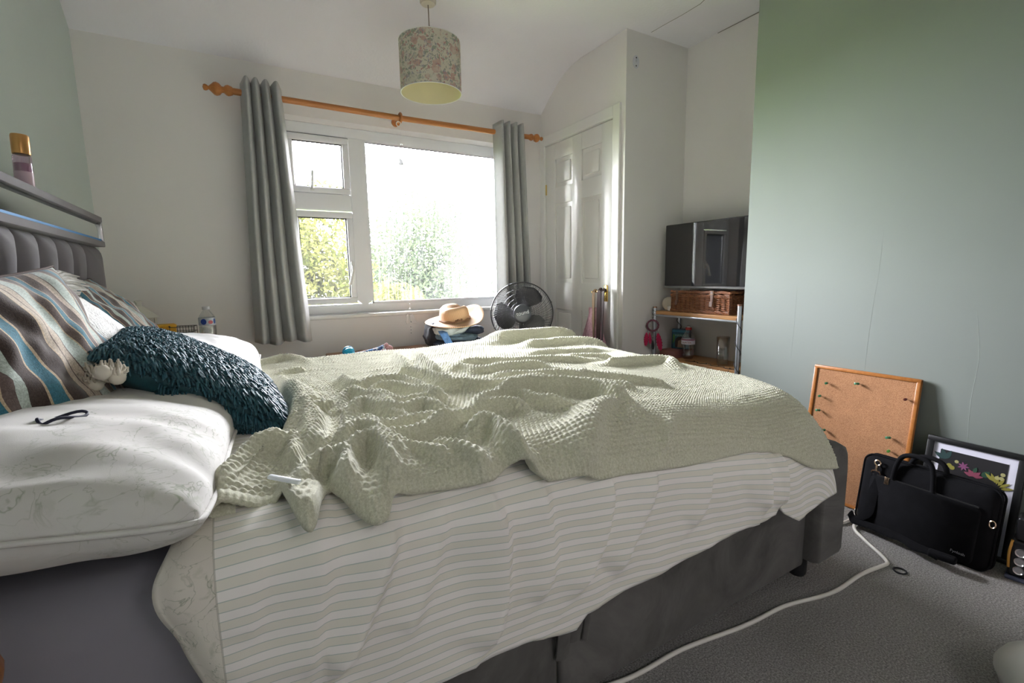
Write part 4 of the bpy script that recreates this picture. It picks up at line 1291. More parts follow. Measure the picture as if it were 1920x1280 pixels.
# ---------------------------------------------------------------- black fan behind the bed
def fan():
    c = Vector((1.560, 2.56, 0.775))
    to = Vector((-0.46, -0.88, 0.10)).normalized()
    t = thing('pedestal_fan', 'black three-bladed pedestal fan standing between bed and window', 'fan', (c.x, c.y, 0))
    xa = Vector((0, 0, 1)).cross(to).normalized(); ya = to.cross(xa)
    Mx = Matrix(((xa.x, ya.x, to.x, 0), (xa.y, ya.y, to.y, 0), (xa.z, ya.z, to.z, c.z), (0, 0, 0, 1)))
    bp = MAT['black_plastic']
    R = 0.198
    def cage(z0, bul, nsp, name):
        gs = []
        for i in range(nsp):
            a = 2*PI*i/nsp
            tw = 0.55
            P = []
            for q in np.linspace(0.045, R, 7):
                f = q/R
                b = a+tw*(f-0.2)
                P.append((q*math.cos(b), q*math.sin(b), z0+bul*(1-f**2.2)))
            gs.append(tube(P, 0.0009, 3, caps=False))
        for q in np.linspace(0.075, R-0.01, 5):
            f = q/R
            gs.append(tube([(q*math.cos(b), q*math.sin(b), z0+bul*(1-f**2.2)) for b in np.linspace(0, 2*PI, 40, endpoint=False)], 0.0009, 3, closed=True))
        part(name, xm(join(*gs), Mx), bp, t, True, kind='stuff')
    cage(0.0, 0.055, 84, 'front_grille')
    cage(-0.01, -0.075, 60, 'rear_grille')
    part('guard_ring', xm(tube([(R*math.cos(b), R*math.sin(b), -0.005) for b in np.linspace(0, 2*PI, 72, endpoint=False)], 0.0045, 8, closed=True), Mx), bp, t, True)
    for b in (0.35, 2.0, 3.6, 5.2): part('clip', xm(box(R*math.cos(b)-0.006, R*math.cos(b)+0.006, R*math.sin(b)-0.006, R*math.sin(b)+0.006, -0.012, 0.008, 0.002), Mx), bp, t)
    hub = part('hub_badge', xm(lathe([(0, 0.064), (0.040, 0.062), (0.054, 0.054), (0.058, 0.040), (0.058, 0.030), (0, 0.030)], 32), Mx), simple('grey_plastic_badge', (0.055, 0.06, 0.072), 0.35), t, label='round grey badge')
    part('motor', xm(lathe([(0, -0.20), (0.045, -0.195), (0.062, -0.16), (0.062, -0.09), (0.03, -0.08), (0.03, 0.02), (0, 0.02)], 20), Mx), bp, t)
    lg = lettering('badge_lettering', 'tound', 0.034, simple('white_print', (0.75, 0.78, 0.82), 0.5), t, (0, 0, 0), (0, 0, 0), 0.0005)
    lg.matrix_local = Mx @ Matrix.Translation((0, 0.002, 0.0645)) @ Matrix.Rotation(math.radians(12), 4, 'Z')
    for k in range(3):
        a0 = math.radians(78+120*k)
        A = []
        for r_, wd, sk in ((0.040, 0.32, 0.0), (0.075, 0.66, -0.05), (0.115, 0.72, -0.12), (0.150, 0.64, -0.20), (0.172, 0.42, -0.27), (0.181, 0.10, -0.32)):
            row = []
            for s in np.linspace(-1, 1, 9):
                b = a0+sk+s*wd
                row.append((r_*math.cos(b), r_*math.sin(b), -0.012+0.024*s*(1-0.3*r_/0.18)))
            A.append(row)
        A = np.array(A)
        B = A-np.array([0, 0, 0.002])
        part('blade', xm(join(grid(A), grid(B, flip=True)), Mx), simple('smoked_black_blade', (0.022, 0.021, 0.026), 0.35), t, 60)
    bk = Mx @ Vector((0, 0, -0.13))
    part('post', tube([(bk.x, bk.y, 0.02), (bk.x, bk.y, bk.z-0.03)], 0.014, 12), bp, t)
    part('base', xf(lathe([(0, 0), (0.17, 0), (0.175, 0.008), (0.14, 0.022), (0.03, 0.035), (0.018, 0.06), (0, 0.06)], 32), (bk.x, bk.y, 0)), bp, t)
fan()

# ---------------------------------------------------------------- wooden chest under the window, with clothes and hat
CZ = 0.583
def chest():
    t = thing('blanket_chest', 'red-brown wooden chest under the window behind the bed', 'chest', (0.95, 2.70, 0))
    w = MAT['dark_wood']
    part('body', box(-0.52, 0.42, -0.20, 0.20, 0.03, 0.545, 0.006), w, t)
    part('lid', box(-0.535, 0.435, -0.215, 0.212, 0.547, CZ, 0.008, 3), w, t)
    part('plinth', box(-0.525, 0.425, -0.205, 0.205, 0, 0.06, 0.004), w, t)
chest()
def folded(w, d, h, seed, layers=3, wr=0.006, power=3.2):
    """a folded garment: a soft block with lapped edges"""
    n, m = 44, 22
    th = np.linspace(0, 2*PI, n, endpoint=False)
    ph = np.linspace(-PI/2, PI/2, m)
    TH, PH = np.meshgrid(th, ph, indexing='ij')
    e = 2/power
    f = lambda c, p: np.sign(c)*np.abs(c)**p
    x = w/2*f(np.cos(PH), 0.5)*f(np.cos(TH), e)
    y = d/2*f(np.cos(PH), 0.5)*f(np.sin(TH), e)
    z = h/2*f(np.sin(PH), 0.7)
    g = 1-0.05*np.abs(np.sin(layers*PI*(z/h+0.5)))
    x, y = x*g, y*g
    q = wr*vnoise(TH*3+seed, z/h*layers*2+3, seed)+wr*vnoise(x*30, y*30, seed+1)
    return grid(np.stack([x*(1+q/w*3), y*(1+q/d*3), z+h/2+q*np.cos(PH)], -1), None, cu=True)
def garment(name, label, g, m, loc, rot=(0, 0, 0)):
    single(name, g, m, label, 'clothing', loc, rot, 'clothes stacked under the straw hat', True)
def denim(name, c): return simple(name, c, 0.9, var=0.35, vscale=40, bump=0.3, bscale=500, bdist=0.001)
navy, mid, lightd = denim('navy_denim', (0.018, 0.026, 0.050)), denim('faded_blue_denim', (0.075, 0.115, 0.155)), denim('light_blue_denim', (0.10, 0.22, 0.48))
garment('folded_jeans', 'dark navy folded jeans at the bottom of the pile on the chest', folded(0.33, 0.27, 0.055, 1, 2), navy, (1.165, 2.70, CZ), (0, 0, 0.1))
garment('folded_jeans', 'grey-blue folded jeans in the middle of the pile on the chest', folded(0.27, 0.24, 0.05, 2, 2), mid, (1.14, 2.68, CZ+0.045), (0, 0.05, -0.15))
garment('folded_trousers', 'dark navy folded trousers at the right top of the clothes pile', folded(0.17, 0.22, 0.055, 3, 2), navy, (1.235, 2.70, CZ+0.075), (0, 0.1, 0.2))
garment('rolled_jumper', 'pale grey-white rolled top under the hat', folded(0.22, 0.20, 0.060, 4, 2, 0.01, 2.4), simple('pale_blue_grey_knit', (0.42, 0.47, 0.48), 0.95, var=0.2, vscale=25, bump=0.4, bscale=200), (1.115, 2.665, CZ+0.088), (0, -0.12, 0.3))
garment('dark_jersey', 'black garment tucked behind the left of the clothes pile', folded(0.09, 0.18, 0.15, 5, 3), simple('black_jersey', (0.012, 0.013, 0.018), 0.95), (1.030, 2.775, CZ+0.004), (0, 0.1, 0))
def strip_cloth(pts, w, th, tw=0.0):
    P = spline(pts, 18)
    A = np.array([[(p[0]-w/2*math.cos(tw*i/17), p[1]-w/2*math.sin(tw*i/17)-0.002*k, p[2]), (p[0], p[1]-0.006-0.002*k, p[2]+0.003), (p[0]+w/2*math.cos(tw*i/17), p[1]+w/2*math.sin(tw*i/17)-0.002*k, p[2])] for i, p in enumerate(P) for k in (0,)])
    B = A+np.array([0, th, 0])
    return join(grid(A), grid(B, flip=True))
garment('denim_sleeve', 'bright light-blue denim sleeve hanging at the left of the clothes pile', strip_cloth([(1.035, 2.61, CZ+0.115), (1.03, 2.575, CZ+0.10), (1.045, 2.555, CZ+0.06), (1.07, 2.545, CZ+0.002)], 0.05, 0.012, 0.4), lightd, (0, 0, 0))
garment('dark_jersey', 'black folded top directly under the hat brim', folded(0.16, 0.16, 0.032, 9, 1), simple('charcoal_jersey', (0.03, 0.03, 0.035), 0.95), (1.165, 2.70, CZ+0.128), (0, -0.1, 0))

def straw_mat():
    k = N('woven_straw')
    tc = k.n('ShaderNodeTexCoord'); sp = k.n('ShaderNodeSeparateXYZ'); k.l(tc.outputs['UV'], sp.inputs[0])
    a = k.math('FRACT', k.math('MULTIPLY', sp.outputs[0], 90))
    c = k.ramp(a, [(0.0, (0.30, 0.17, 0.085)), (0.35, (0.56, 0.36, 0.21)), (0.65, (0.56, 0.36, 0.21)), (1.0, (0.30, 0.17, 0.085))])
    k.color(c); k.set(Roughness=0.8)
    k.bump(a, 0.4, 0.003)
    return k.m
def hat():
    t = thing('straw_hat', 'tan woven straw hat on top of the clothes pile', 'hat', (1.150, 2.69, CZ+0.163), (math.radians(4), math.radians(-9), 0.15))
    n = 72
    th = np.linspace(0, 2*PI, n, endpoint=False)
    rows, uvs = [], []
    for r0, z0 in ((0.178, 0.012), (0.165, 0.004), (0.14, 0.0), (0.115, 0.001), (0.095, 0.004), (0.088, 0.012), (0.086, 0.035), (0.083, 0.062), (0.078, 0.082), (0.066, 0.093), (0.045, 0.090), (0.02, 0.083), (0.001, 0.081)):
        rx, ry = r0, r0*1.12
        x, y = rx*np.cos(th), ry*np.sin(th)
        z = np.full(n, z0)
        if r0 > 0.1:      # brim: turned up at one side
            z = z+0.050*smooth01((r0-0.10)/0.08)*np.clip(np.cos(th), -0.15, 1)**3-0.012*smooth01((r0-0.1)/0.08)*np.sin(th)**2
        if z0 > 0.05:     # pinched crown
            pin = np.exp(-(y/0.035)**2)*np.clip(-x*0+1, 0, 1)
            z = z-0.020*pin*smooth01((z0-0.05)/0.035)*(1+0.6*np.sign(x)*np.abs(x)/0.08)
            y = y*(1-0.10*np.clip(-np.cos(th), 0, 1))
        rows.append(np.stack([x, y, z], -1)); uvs.append(np.stack([th/(2*PI), np.full(n, z0+r0)], -1))
    o = part('hat_body', grid(np.array(rows), np.array(uvs), cv=True), straw_mat(), t, True)
    md = o.modifiers.new('thick', 'SOLIDIFY'); md.thickness = 0.003
    band = simple('brown_plait', (0.20, 0.10, 0.05), 0.8)
    part('hat_band', tube([(0.0895*math.cos(a), 0.100*math.sin(a), 0.014+0.003*math.sin(9*a)) for a in np.linspace(0, 2*PI, 60, endpoint=False)], 0.006, 6, closed=True, flat=(0.8, 1.4)), band, t, True)
    part('band_knot', join(*[sphere(0.008, 8, 6, (-0.048+0.012*i, -0.092-0.004*(i % 2), 0.018+0.004*(i % 2))) for i in range(4)]), band, t, True)
hat()
def scarf_roll():
    t = thing('rolled_scarf', 'blue patterned rolled scarf with a turquoise ball end on the wooden chest', 'scarf', (0.60, 2.62, CZ))
    k = N('blue_patterned_cloth'); v = k.coord()
    k.color(k.ramp(k.noise(v, 45, 2, 0.5, 1.0), [(0.35, (0.02, 0.03, 0.10)), (0.45, (0.02, 0.12, 0.30)), (0.52, (0.55, 0.60, 0.62)), (0.58, (0.18, 0.03, 0.06)), (0.68, (0.02, 0.05, 0.16))], 'CONSTANT')); k.set(Roughness=0.8)
    part('roll', tube(spline([(-0.075, 0, 0.018), (-0.02, 0.0, 0.022), (0.04, -0.005, 0.028), (0.085, 0, 0.036)], 14), 0.02, 12, rs=np.linspace(0.013, 0.027, 14)), k.m, t, True)
    tq = simple('turquoise_satin', (0.010, 0.24, 0.42), 0.3)
    n = 40
    th = np.linspace(0, PI, 14); ps = np.linspace(0, 2*PI, n, endpoint=False)
    TT, PS = np.meshgrid(th, ps, indexing='ij')
    R = 0.034*(1+0.07*np.cos(8*PS))
    part('ball_end', grid(np.stack([-0.108-0.9*R*np.cos(TT), R*np.sin(TT)*np.cos(PS), 0.036+R*np.sin(TT)*np.sin(PS)], -1), None, cv=True), tq, t, True, label='pleated turquoise ball')
    part('knot', join(sphere(0.022, 12, 8, (0.112, 0, 0.036), (1.1, 1, 1)), sphere(0.012, 10, 6, (0.098, -0.004, 0.060)), sphere(0.009, 10, 6, (0.083, 0.0, 0.055))), simple('plum_patterned_knot', (0.30, 0.16, 0.17), 0.7, var=0.6, vscale=70), t, True)
    single('peg', xf(join(tube([(0, 0, 0.012), (0.055, 0.004, 0.012)], 0.011, 8), sphere(0.013, 8, 6, (-0.004, 0, 0.013))), (0, 0, 0)), simple('tan_and_brown_wood', (0.30, 0.20, 0.13), 0.7, var=0.5, vscale=30), 'small tan wooden peg beside the turquoise ball', 'peg', (0.425, 2.635, CZ))
scarf_roll()

# ---------------------------------------------------------------- bedside table in the far corner
TZ = 0.69
def bedside():
    t = thing('bedside_table', 'wooden bedside table in the corner beyond the bed', 'table', (-0.315, 2.66, 0))
    w = MAT['shelf_wood']
    part('tabletop', box(-0.235, 0.235, -0.23, 0.23, TZ-0.022, TZ, 0.005), w, t)
    part('drawer', box(-0.205, 0.205, -0.222, -0.20, 0.50, 0.655, 0.004), w, t)
    part('body', box(-0.22, 0.22, -0.205, 0.21, 0.48, TZ-0.022), w, t)
    for x in (-0.20, 0.20):
        for y in (-0.19, 0.19):
            part('leg', box(x-0.018, x+0.018, y-0.018, y+0.018, 0, 0.48, 0.004), w, t)
bedside()
def lantern():
    t = thing('lantern', 'small white house-shaped lantern in the corner beyond the bed', 'lantern', (-0.400, 2.74, TZ), (0, 0, 0.35))
    m = simple('cream_lantern_metal', (0.62, 0.60, 0.53), 0.6)
    s, h = 0.047, 0.165
    part('base', box(-s-0.006, s+0.006, -s-0.006, s+0.006, 0, 0.012, 0.003), m, t)
    for x in (-s, s):
        for y in (-s, s):
            part('post', box(x-0.005, x+0.005, y-0.005, y+0.005, 0.012, h), m, t)
    part('bars', join(*[box(x-0.002, x+0.002, y-0.002, y+0.002, 0.012, h) for x, y in ((0, -s), (0, s), (-s, 0), (s, 0))], *[box(-s, s, y-0.002, y+0.002, z, z+0.005) for y in (-s, s) for z in (0.08, h-0.006)], *[box(x-0.002, x+0.002, -s, s, z, z+0.005) for x in (-s, s) for z in (0.08, h-0.006)]), m, t)
    V = [(-s-0.016, -s-0.016, h), (s+0.016, -s-0.016, h), (s+0.016, s+0.016, h), (-s-0.016, s+0.016, h), (-0.014, -0.014, h+0.052), (0.014, -0.014, h+0.052), (0.014, 0.014, h+0.052), (-0.014, 0.014, h+0.052)]
    part('roof', G(V, [[3, 2, 1, 0], [4, 5, 6, 7], [0, 1, 5, 4], [1, 2, 6, 5], [2, 3, 7, 6], [3, 0, 4, 7]]), m, t, False)
    part('chimney', box(-0.010, 0.010, -0.010, 0.010, h+0.05, h+0.072, 0.002), m, t)
    part('finial', box(-0.014, 0.014, -0.014, 0.014, h+0.070, h+0.077, 0.002), m, t)
lantern()
def sprig_vase():
    t = thing('flower_sprig', 'tiny yellow flower sprig in a bud vase left of the white lantern', 'flower', (-0.455, 2.62, TZ))
    part('vase', lathe([(0, 0), (0.022, 0), (0.026, 0.04), (0.012, 0.085), (0.012, 0.10), (0.009, 0.10), (0.009, 0.02), (0, 0.02)], 18), MAT['white_plastic'], t)
    part('stem', tube(spline([(0, 0, 0.05), (0.005, 0, 0.16), (0.012, 0, 0.245)], 10), 0.0016, 5), simple('green_stem', (0.12, 0.2, 0.05), 0.7), t)
    y = simple('pale_yellow_petal', (0.58, 0.52, 0.16), 0.7)
    for k in range(6):
        a = k*PI/3
        part('petal', xf(sphere(1, 8, 6, sc=(0.012, 0.006, 0.003)), (0.012+0.012*math.cos(a), 0.012*math.sin(a), 0.250+0.004*(k % 2)), (0, -0.4, a)), y, t)
sprig_vase()
single('yellow_box', join(box(-0.05, 0.05, -0.035, 0.035, 0, 0.118, 0.004), box(-0.052, 0.052, -0.037, 0.037, 0.118, 0.132, 0.004)), simple('yellow_card', (0.62, 0.33, 0.015), 0.6), 'yellow lidded box on the bedside table behind the far pillow', 'box', (-0.315, 2.68, TZ), (0, 0, 0.2))
def bottle(name, label, loc, h, r, capm, water, labelm, fillz, rot=(0, 0, 0), lz=(0.50, 0.68), group=None, shape=0):
    t = thing(name, label, 'bottle', loc, rot, group)
    cl = thin_clear('clear_bottle_plastic', (0.96, 0.97, 0.97), 0.10, 0.08)
    if shape == 0:
        pr = [(0, 0.006), (r*0.7, 0.0), (r*0.95, 0.008), (r, 0.025), (r*0.96, h*0.22), (r, h*0.27), (r*0.95, h*0.33), (r, h*0.38), (r, h*0.70), (r*0.88, h*0.78), (r*0.50, h*0.88), (r*0.38, h*0.91), (r*0.38, h*0.96)]
    else:
        pr = [(0, 0.006), (r*0.6, 0.0), (r*0.86, 0.010), (r*0.90, 0.03), (r*0.82, h*0.20), (r*0.84, h*0.36), (r*0.98, h*0.45), (r, h*0.52), (r, h*0.64), (r*0.86, h*0.74), (r*0.52, h*0.84), (r*0.36, h*0.89), (r*0.36, h*0.94)]
    part('bottle_wall', lathe(pr, 28), cl, t, True)
    part('cap', lathe([(0, h*0.925), (r*0.46, h*0.925), (r*0.46, h*0.985), (r*0.40, h), (0, h)], 24), capm, t, 40)
    if shape == 1:
        part('sports_cap', lathe([(0, h), (r*0.34, h), (r*0.34, h*1.035), (r*0.2, h*1.055), (0, h*1.055)], 18), simple('frosted_cap', (0.7, 0.6, 0.6), 0.3), t, 40, label='frosted drinking cap')
    part('label', lathe([(r*1.012, h*lz[0]), (r*1.012, h*lz[1])], 40), labelm, t, True, label='printed label')
    if fillz:
        wp = [(0, 0.008)]+[(q*0.95, z) for q, z in pr[2:] if z < fillz]+[(np.interp(fillz, [z for _, z in pr[1:]], [q for q, _ in pr[1:]])*0.95, fillz), (0, fillz)]
        part('water', lathe(wp, 24), water, t, True)
    return t
def bottle_label(name, cols):
    k = N(name); v = k.coord('Object')
    sp = k.n('ShaderNodeSeparateXYZ'); k.l(v, sp.inputs[0])
    f = k.noise(v, 38, 1, 0.4)
    k.color(k.ramp(f, cols, 'CONSTANT')); k.set(Roughness=0.4)
    return k.m
waterm = thin_clear('still_water', (0.90, 0.92, 0.93), 0.10, 0.02)
b1 = bottle('water_bottle', 'clear water bottle with blue and red label on the bedside table', (-0.140, 2.72, TZ), 0.205, 0.036, simple('pale_grey_cap', (0.50, 0.51, 0.54), 0.4), waterm,
       simple('pale_label_film', (0.52, 0.56, 0.62), 0.35), 0.11, (0, 0, 0), (0.56, 0.74))
part('label_mark', xf(prism([(0.014*math.cos(a)*0.9, 0.014*math.sin(a)) for a in np.linspace(0, 2*PI, 16, endpoint=False)], 0, 0.0008), (-0.013, -0.0345, 0.133), (math.radians(90), 0, -0.35)), simple('royal_blue_print', (0.02, 0.06, 0.30), 0.5), b1, label='blue printed oval')
part('label_mark', xf(prism([(0.010*math.cos(a), 0.009*math.sin(a)) for a in np.linspace(0, 2*PI, 14, endpoint=False)], 0, 0.0008), (0.015, -0.0335, 0.130), (math.radians(90), 0, 0.42)), simple('pink_red_print', (0.50, 0.10, 0.13), 0.5), b1, label='red printed oval')
part('label_mark', xf(prism([(0.006*math.cos(a), 0.013*math.sin(a)) for a in np.linspace(0, 2*PI, 14, endpoint=False)], 0, 0.0008), (0.030, -0.0215, 0.134), (math.radians(90), 0, 0.95)), simple('royal_blue_print_b', (0.03, 0.09, 0.34), 0.5), b1, label='blue printed strip')
def rack():
    t = thing('letter_holder', 'black wire-rimmed holder with lettering left of the bedside bottle', 'holder', (-0.232, 2.66, TZ+0.001), (0, 0, -0.15))
    bk = MAT['black_plastic']
    w, d, h = 0.046, 0.035, 0.118
    part('rim', join(tube([(-w, -d, h), (w, -d, h), (w, d, h), (-w, d, h)], 0.0016, 6, closed=True), tube([(-w, -d, 0.095), (w, -d, 0.095), (w, d, 0.095), (-w, d, 0.095)], 0.0012, 6, closed=True), tube([(-w, -d, 0.003), (w, -d, 0.003), (w, d, 0.003), (-w, d, 0.003)], 0.0016, 6, closed=True)), bk, t)
    part('wires', join(*[tube([(x, y, 0.0), (x, y, h)], 0.0012, 5) for x in np.linspace(-w, w, 9) for y in (-d, d) if y > 0 or abs(x) > 0.04], sphere(0.004, 8, 6, (-w, -d, h+0.004))), bk, t)
    part('plate', box(-w+0.002, w-0.002, -d+0.001, -d+0.003, 0.004, 0.094), thin_clear('frosted_clear_plate', (0.75, 0.76, 0.75), 0.15, 0.3), t)
    lettering('holder_lettering', 'GENT', 0.034, bk, t, (0.0, -d-0.001, 0.070), (math.radians(90), 0, 0), 0.0006)
rack()

# ---------------------------------------------------------------- bottle standing on the headboard
def spray():
    t = thing('spray_bottle', 'lilac mist bottle with gold cap standing on the headboard', 'bottle', (-0.468, 1.782, 1.2565), (math.radians(-2), math.radians(1), 0))
    k = thin_clear('lilac_clear_plastic', (0.80, 0.66, 0.76), 0.12, 0.12)
    part('bottle_wall', lathe([(0, 0.0), (0.017, 0), (0.0190, 0.003), (0.0190, 0.098), (0.016, 0.104), (0, 0.104)], 28), k, t)
    part('liquid', lathe([(0, 0.003), (0.0172, 0.004), (0.0172, 0.080), (0, 0.080)], 24), simple('lilac_liquid', (0.42, 0.27, 0.36), 0.3), t)
    part('label', lathe([(0.0193, 0.012), (0.0193, 0.058)], 30), simple('pale_pink_label', (0.52, 0.38, 0.45), 0.4), t, True)
    part('cap', lathe([(0, 0.104), (0.0182, 0.104), (0.0186, 0.107), (0.0186, 0.150), (0.0174, 0.154), (0, 0.154)], 28), simple('gold_cap_metal', (0.60, 0.32, 0.12), 0.28, 1.0), t)
spray()
from mathutils.bvhtree import BVHTree
_pm = [c for c in pw.children if c.name.startswith('pillowcase')][0].data
_bv = BVHTree.FromPolygons([WM[pw.name] @ v.co for v in _pm.vertices], [tuple(p.vertices) for p in _pm.polygons])
loop_z = max((_bv.ray_cast(Vector((-0.243+dx, 0.915+dy, 2.0)), Vector((0, 0, -1)))[0] or Vector((0, 0, 0.82))).z for dx in (-0.02, 0, 0.02) for dy in (-0.02, 0, 0.02))-0.003
# dark elastic loop lying on the near pillow
single('hair_tie', tube([(0.030*math.cos(a)+0.006*math.cos(2*a), 0.010*math.sin(a), 0.003*math.sin(3*a)) for a in np.linspace(0, 2*PI, 30, endpoint=False)], 0.0024, 7, closed=True), simple('navy_elastic', (0.012, 0.014, 0.035), 0.7), 'navy elastic hair tie lying on the sprigged pillow', 'hair tie', (-0.243, 0.915, loop_z), (0.10, 0.06, 0.75), smooth=True)

# ---------------------------------------------------------------- alcove: television, hamper, shelf unit
def tv():
    t = thing('television', 'flat black television standing over the wicker hamper in the alcove', 'television', (2.36, 1.835, 0.922))
    k = N('glossy_black_screen'); k.set(Base_Color=(0.006, 0.006, 0.007, 1), Roughness=0.025, Specular_IOR_Level=1.0)
    part('casing', box(0.0, 0.045, -0.287, 0.287, 0.0, 0.388, 0.006), MAT['black_plastic'], t)
    part('screen', box(-0.0025, 0.001, -0.281, 0.281, 0.014, 0.382), k.m, t)
    part('lower_bezel', box(-0.005, 0.002, -0.287, 0.287, -0.001, 0.012, 0.001), simple('dark_silver_bezel', (0.28, 0.28, 0.29), 0.3, 0.8), t, label='dark silver lower edge')
    part('wall_bracket', join(box(0.045, 0.12, -0.05, 0.05, 0.12, 0.26, 0.004), box(0.12, 0.199, -0.02, 0.02, 0.16, 0.22)), MAT['black_plastic'], t)
tv()
def hamper():
    t = thing('wicker_hamper', 'brown woven wicker hamper with leather straps on the top shelf', 'basket', (2.33, 1.832, 0.7795))
    wk = simple('honey_brown_willow', (0.27, 0.105, 0.045), 0.45, var=0.45, vscale=60)
    dk = simple('dark_willow', (0.15, 0.055, 0.025), 0.5, var=0.4, vscale=60)
    L, D, Hh = 0.202, 0.20, 0.108
    part('lining', box(0.006, D-0.006, -L+0.006, L-0.006, 0.002, Hh-0.002), dk, t)
    st, wv = [], []
    nst = 13
    ys = np.linspace(-L, L, nst)
    for y in ys: st.append(tube([(0.002, y, 0), (0.002, y, Hh)], 0.0035, 6))
    xs = np.linspace(0.0, D, 7)
    for x in xs: st += [tube([(x, -L+0.002, 0), (x, -L+0.002, Hh)], 0.0035, 6), tube([(x, L-0.002, 0), (x, L-0.002, Hh)], 0.0035, 6)]
    part('stakes', join(*st), dk, t, True, kind='stuff')
    nr = 15
    for r in range(nr):
        z = 0.018+(Hh-0.034)*r/(nr-1)
        yy = np.linspace(-L, L, 4*(nst-1)+1)
        ph = PI*(r % 2)
        wv.append(tube([(0.002-0.0055*math.cos(PI*(y+L)/(2*L/(nst-1))+ph), y, z) for y in yy], 0.0030, 5))
        xx = np.linspace(0, D, 4*6+1)
        wv.append(tube([(x, -L+0.002-0.0055*math.cos(PI*x/(D/6)+ph), z) for x in xx], 0.0030, 5))
    part('weave', join(*wv), wk, t, True, kind='stuff')
    br = []
    for z0 in (0.006, 0.012, Hh-0.010, Hh-0.003):
        for s in (0, PI):
            P = [(-0.004-0.003*math.cos(60*y+s), y, z0+0.004*math.sin(60*y+s)) for y in np.linspace(-L-0.002, L+0.002, 120)]
            br.append(tube(P, 0.0034, 5))
            P = [(x, -L-0.003-0.003*math.cos(60*x+s), z0+0.004*math.sin(60*x+s)) for x in np.linspace(-0.003, D, 60)]
            br.append(tube(P, 0.0034, 5))
    part('plaited_rim', join(*br), wk, t, True, kind='stuff')
    ld = []
    for r in range(22):
        x = 0.004+r*(D-0.008)/21
        ld.append(tube([(x, y, Hh+0.010+0.0025*math.cos(PI*(y+L)/(2*L/12)+PI*(r % 2))) for y in np.linspace(-L, L, 49)], 0.0048, 5))
    for q in (0.0, 0.007):
        ld.append(tube([(-0.004, y, Hh+0.010+q+0.002*math.sin(70*y)) for y in np.linspace(-L-0.003, L+0.003, 110)], 0.0038, 5))
        ld.append(tube([(x, -L-0.003, Hh+0.010+q+0.002*math.sin(70*x)) for x in np.linspace(-0.004, D, 55)], 0.0038, 5))
    part('lid', join(*ld), wk, t, True)
    lt = simple('brown_leather', (0.16, 0.085, 0.060), 0.45)
    for y in (0.150, -0.095):
        s = part('strap', join(box(-0.012, 0.03, y-0.009, y+0.009, Hh+0.016, Hh+0.020, 0.001), box(-0.014, -0.010, y-0.009, y+0.009, 0.058, Hh+0.019, 0.001), xf(box(-0.010, 0.010, -0.001, 0.001, -0.028, 0.0), (-0.016, y+0.004, 0.070), (0, 0, 1.45))), lt, t, label='leather strap')
        part('buckle', tube([(-0.016, y-0.012, Hh+0.004), (-0.016, y+0.012, Hh+0.004), (-0.016, y+0.012, Hh+0.022), (-0.016, y-0.012, Hh+0.022)], 0.0018, 6, closed=True), MAT['rose_gold'], s)
hamper()
SY0, SY1 = 1.548, 2.140
def shelf_unit():
    t = thing('shelf_unit', 'pine and chrome shelf unit in the alcove under the television', 'shelf', (2.42, 1.845, 0))
    ch = simple('satin_chrome', (0.52, 0.55, 0.60), 0.35, 0.9)
    for x, y, h in ((-0.115, 0.298, 0.795), (-0.115, -0.292, 0.835), (0.115, 0.298, 0.76), (0.115, -0.292, 0.76)):
        p = part('post', lathe([(0, 0), (0.011, 0), (0.011, h), (0, h)], 14), ch, t)
        for v in p.data.vertices: v.co.x += x; v.co.y += y
        part('post_cap', xf(lathe([(0.0, h), (0.012, h), (0.012, h+0.008), (0, h+0.010)], 14), (x, y, 0)), simple('brown_cap', (0.25, 0.12, 0.07), 0.5), p)
    for z in (0.1, 0.47, 0.765):
        b = part('shelf_board', box(-0.118, 0.118, -0.290, 0.290, z-0.010, z+0.013, 0.003), MAT['shelf_wood'], t)
        part('shelf_rail', join(box(-0.121, -0.113, -0.292, 0.296, z-0.021, z-0.009, 0.002), box(0.113, 0.121, -0.292, 0.296, z-0.021, z-0.009, 0.002)), ch, b, label='chrome rail')
    part('back_wire', join(*[tube([(0.112, y, 0.11), (0.112, y+0.02, 0.46)], 0.002, 5) for y in (-0.2, 0, 0.2)]), ch, t)
shelf_unit()
SH1, SH2 = 0.778, 0.483
single('cream_disc', xf(lathe([(0, -0.012), (0.036, -0.012), (0.043, -0.006), (0.043, 0.006), (0.036, 0.012), (0, 0.012)], 32), (0, 0, 0.0435), (0, math.radians(84), math.radians(38))), simple('cream_ceramic', (0.56, 0.50, 0.41), 0.5), 'round cream disc standing on the left of the top shelf', 'ornament', (2.375, 2.092, SH1), smooth=40)
single('white_dish', lathe([(0, 0), (0.020, 0), (0.024, 0.004), (0.027, 0.030), (0.025, 0.030), (0.022, 0.006), (0, 0.006)], 24), MAT['white_plastic'], 'small white dish between cream disc and wicker hamper', 'dish', (2.365, 2.062, SH1))
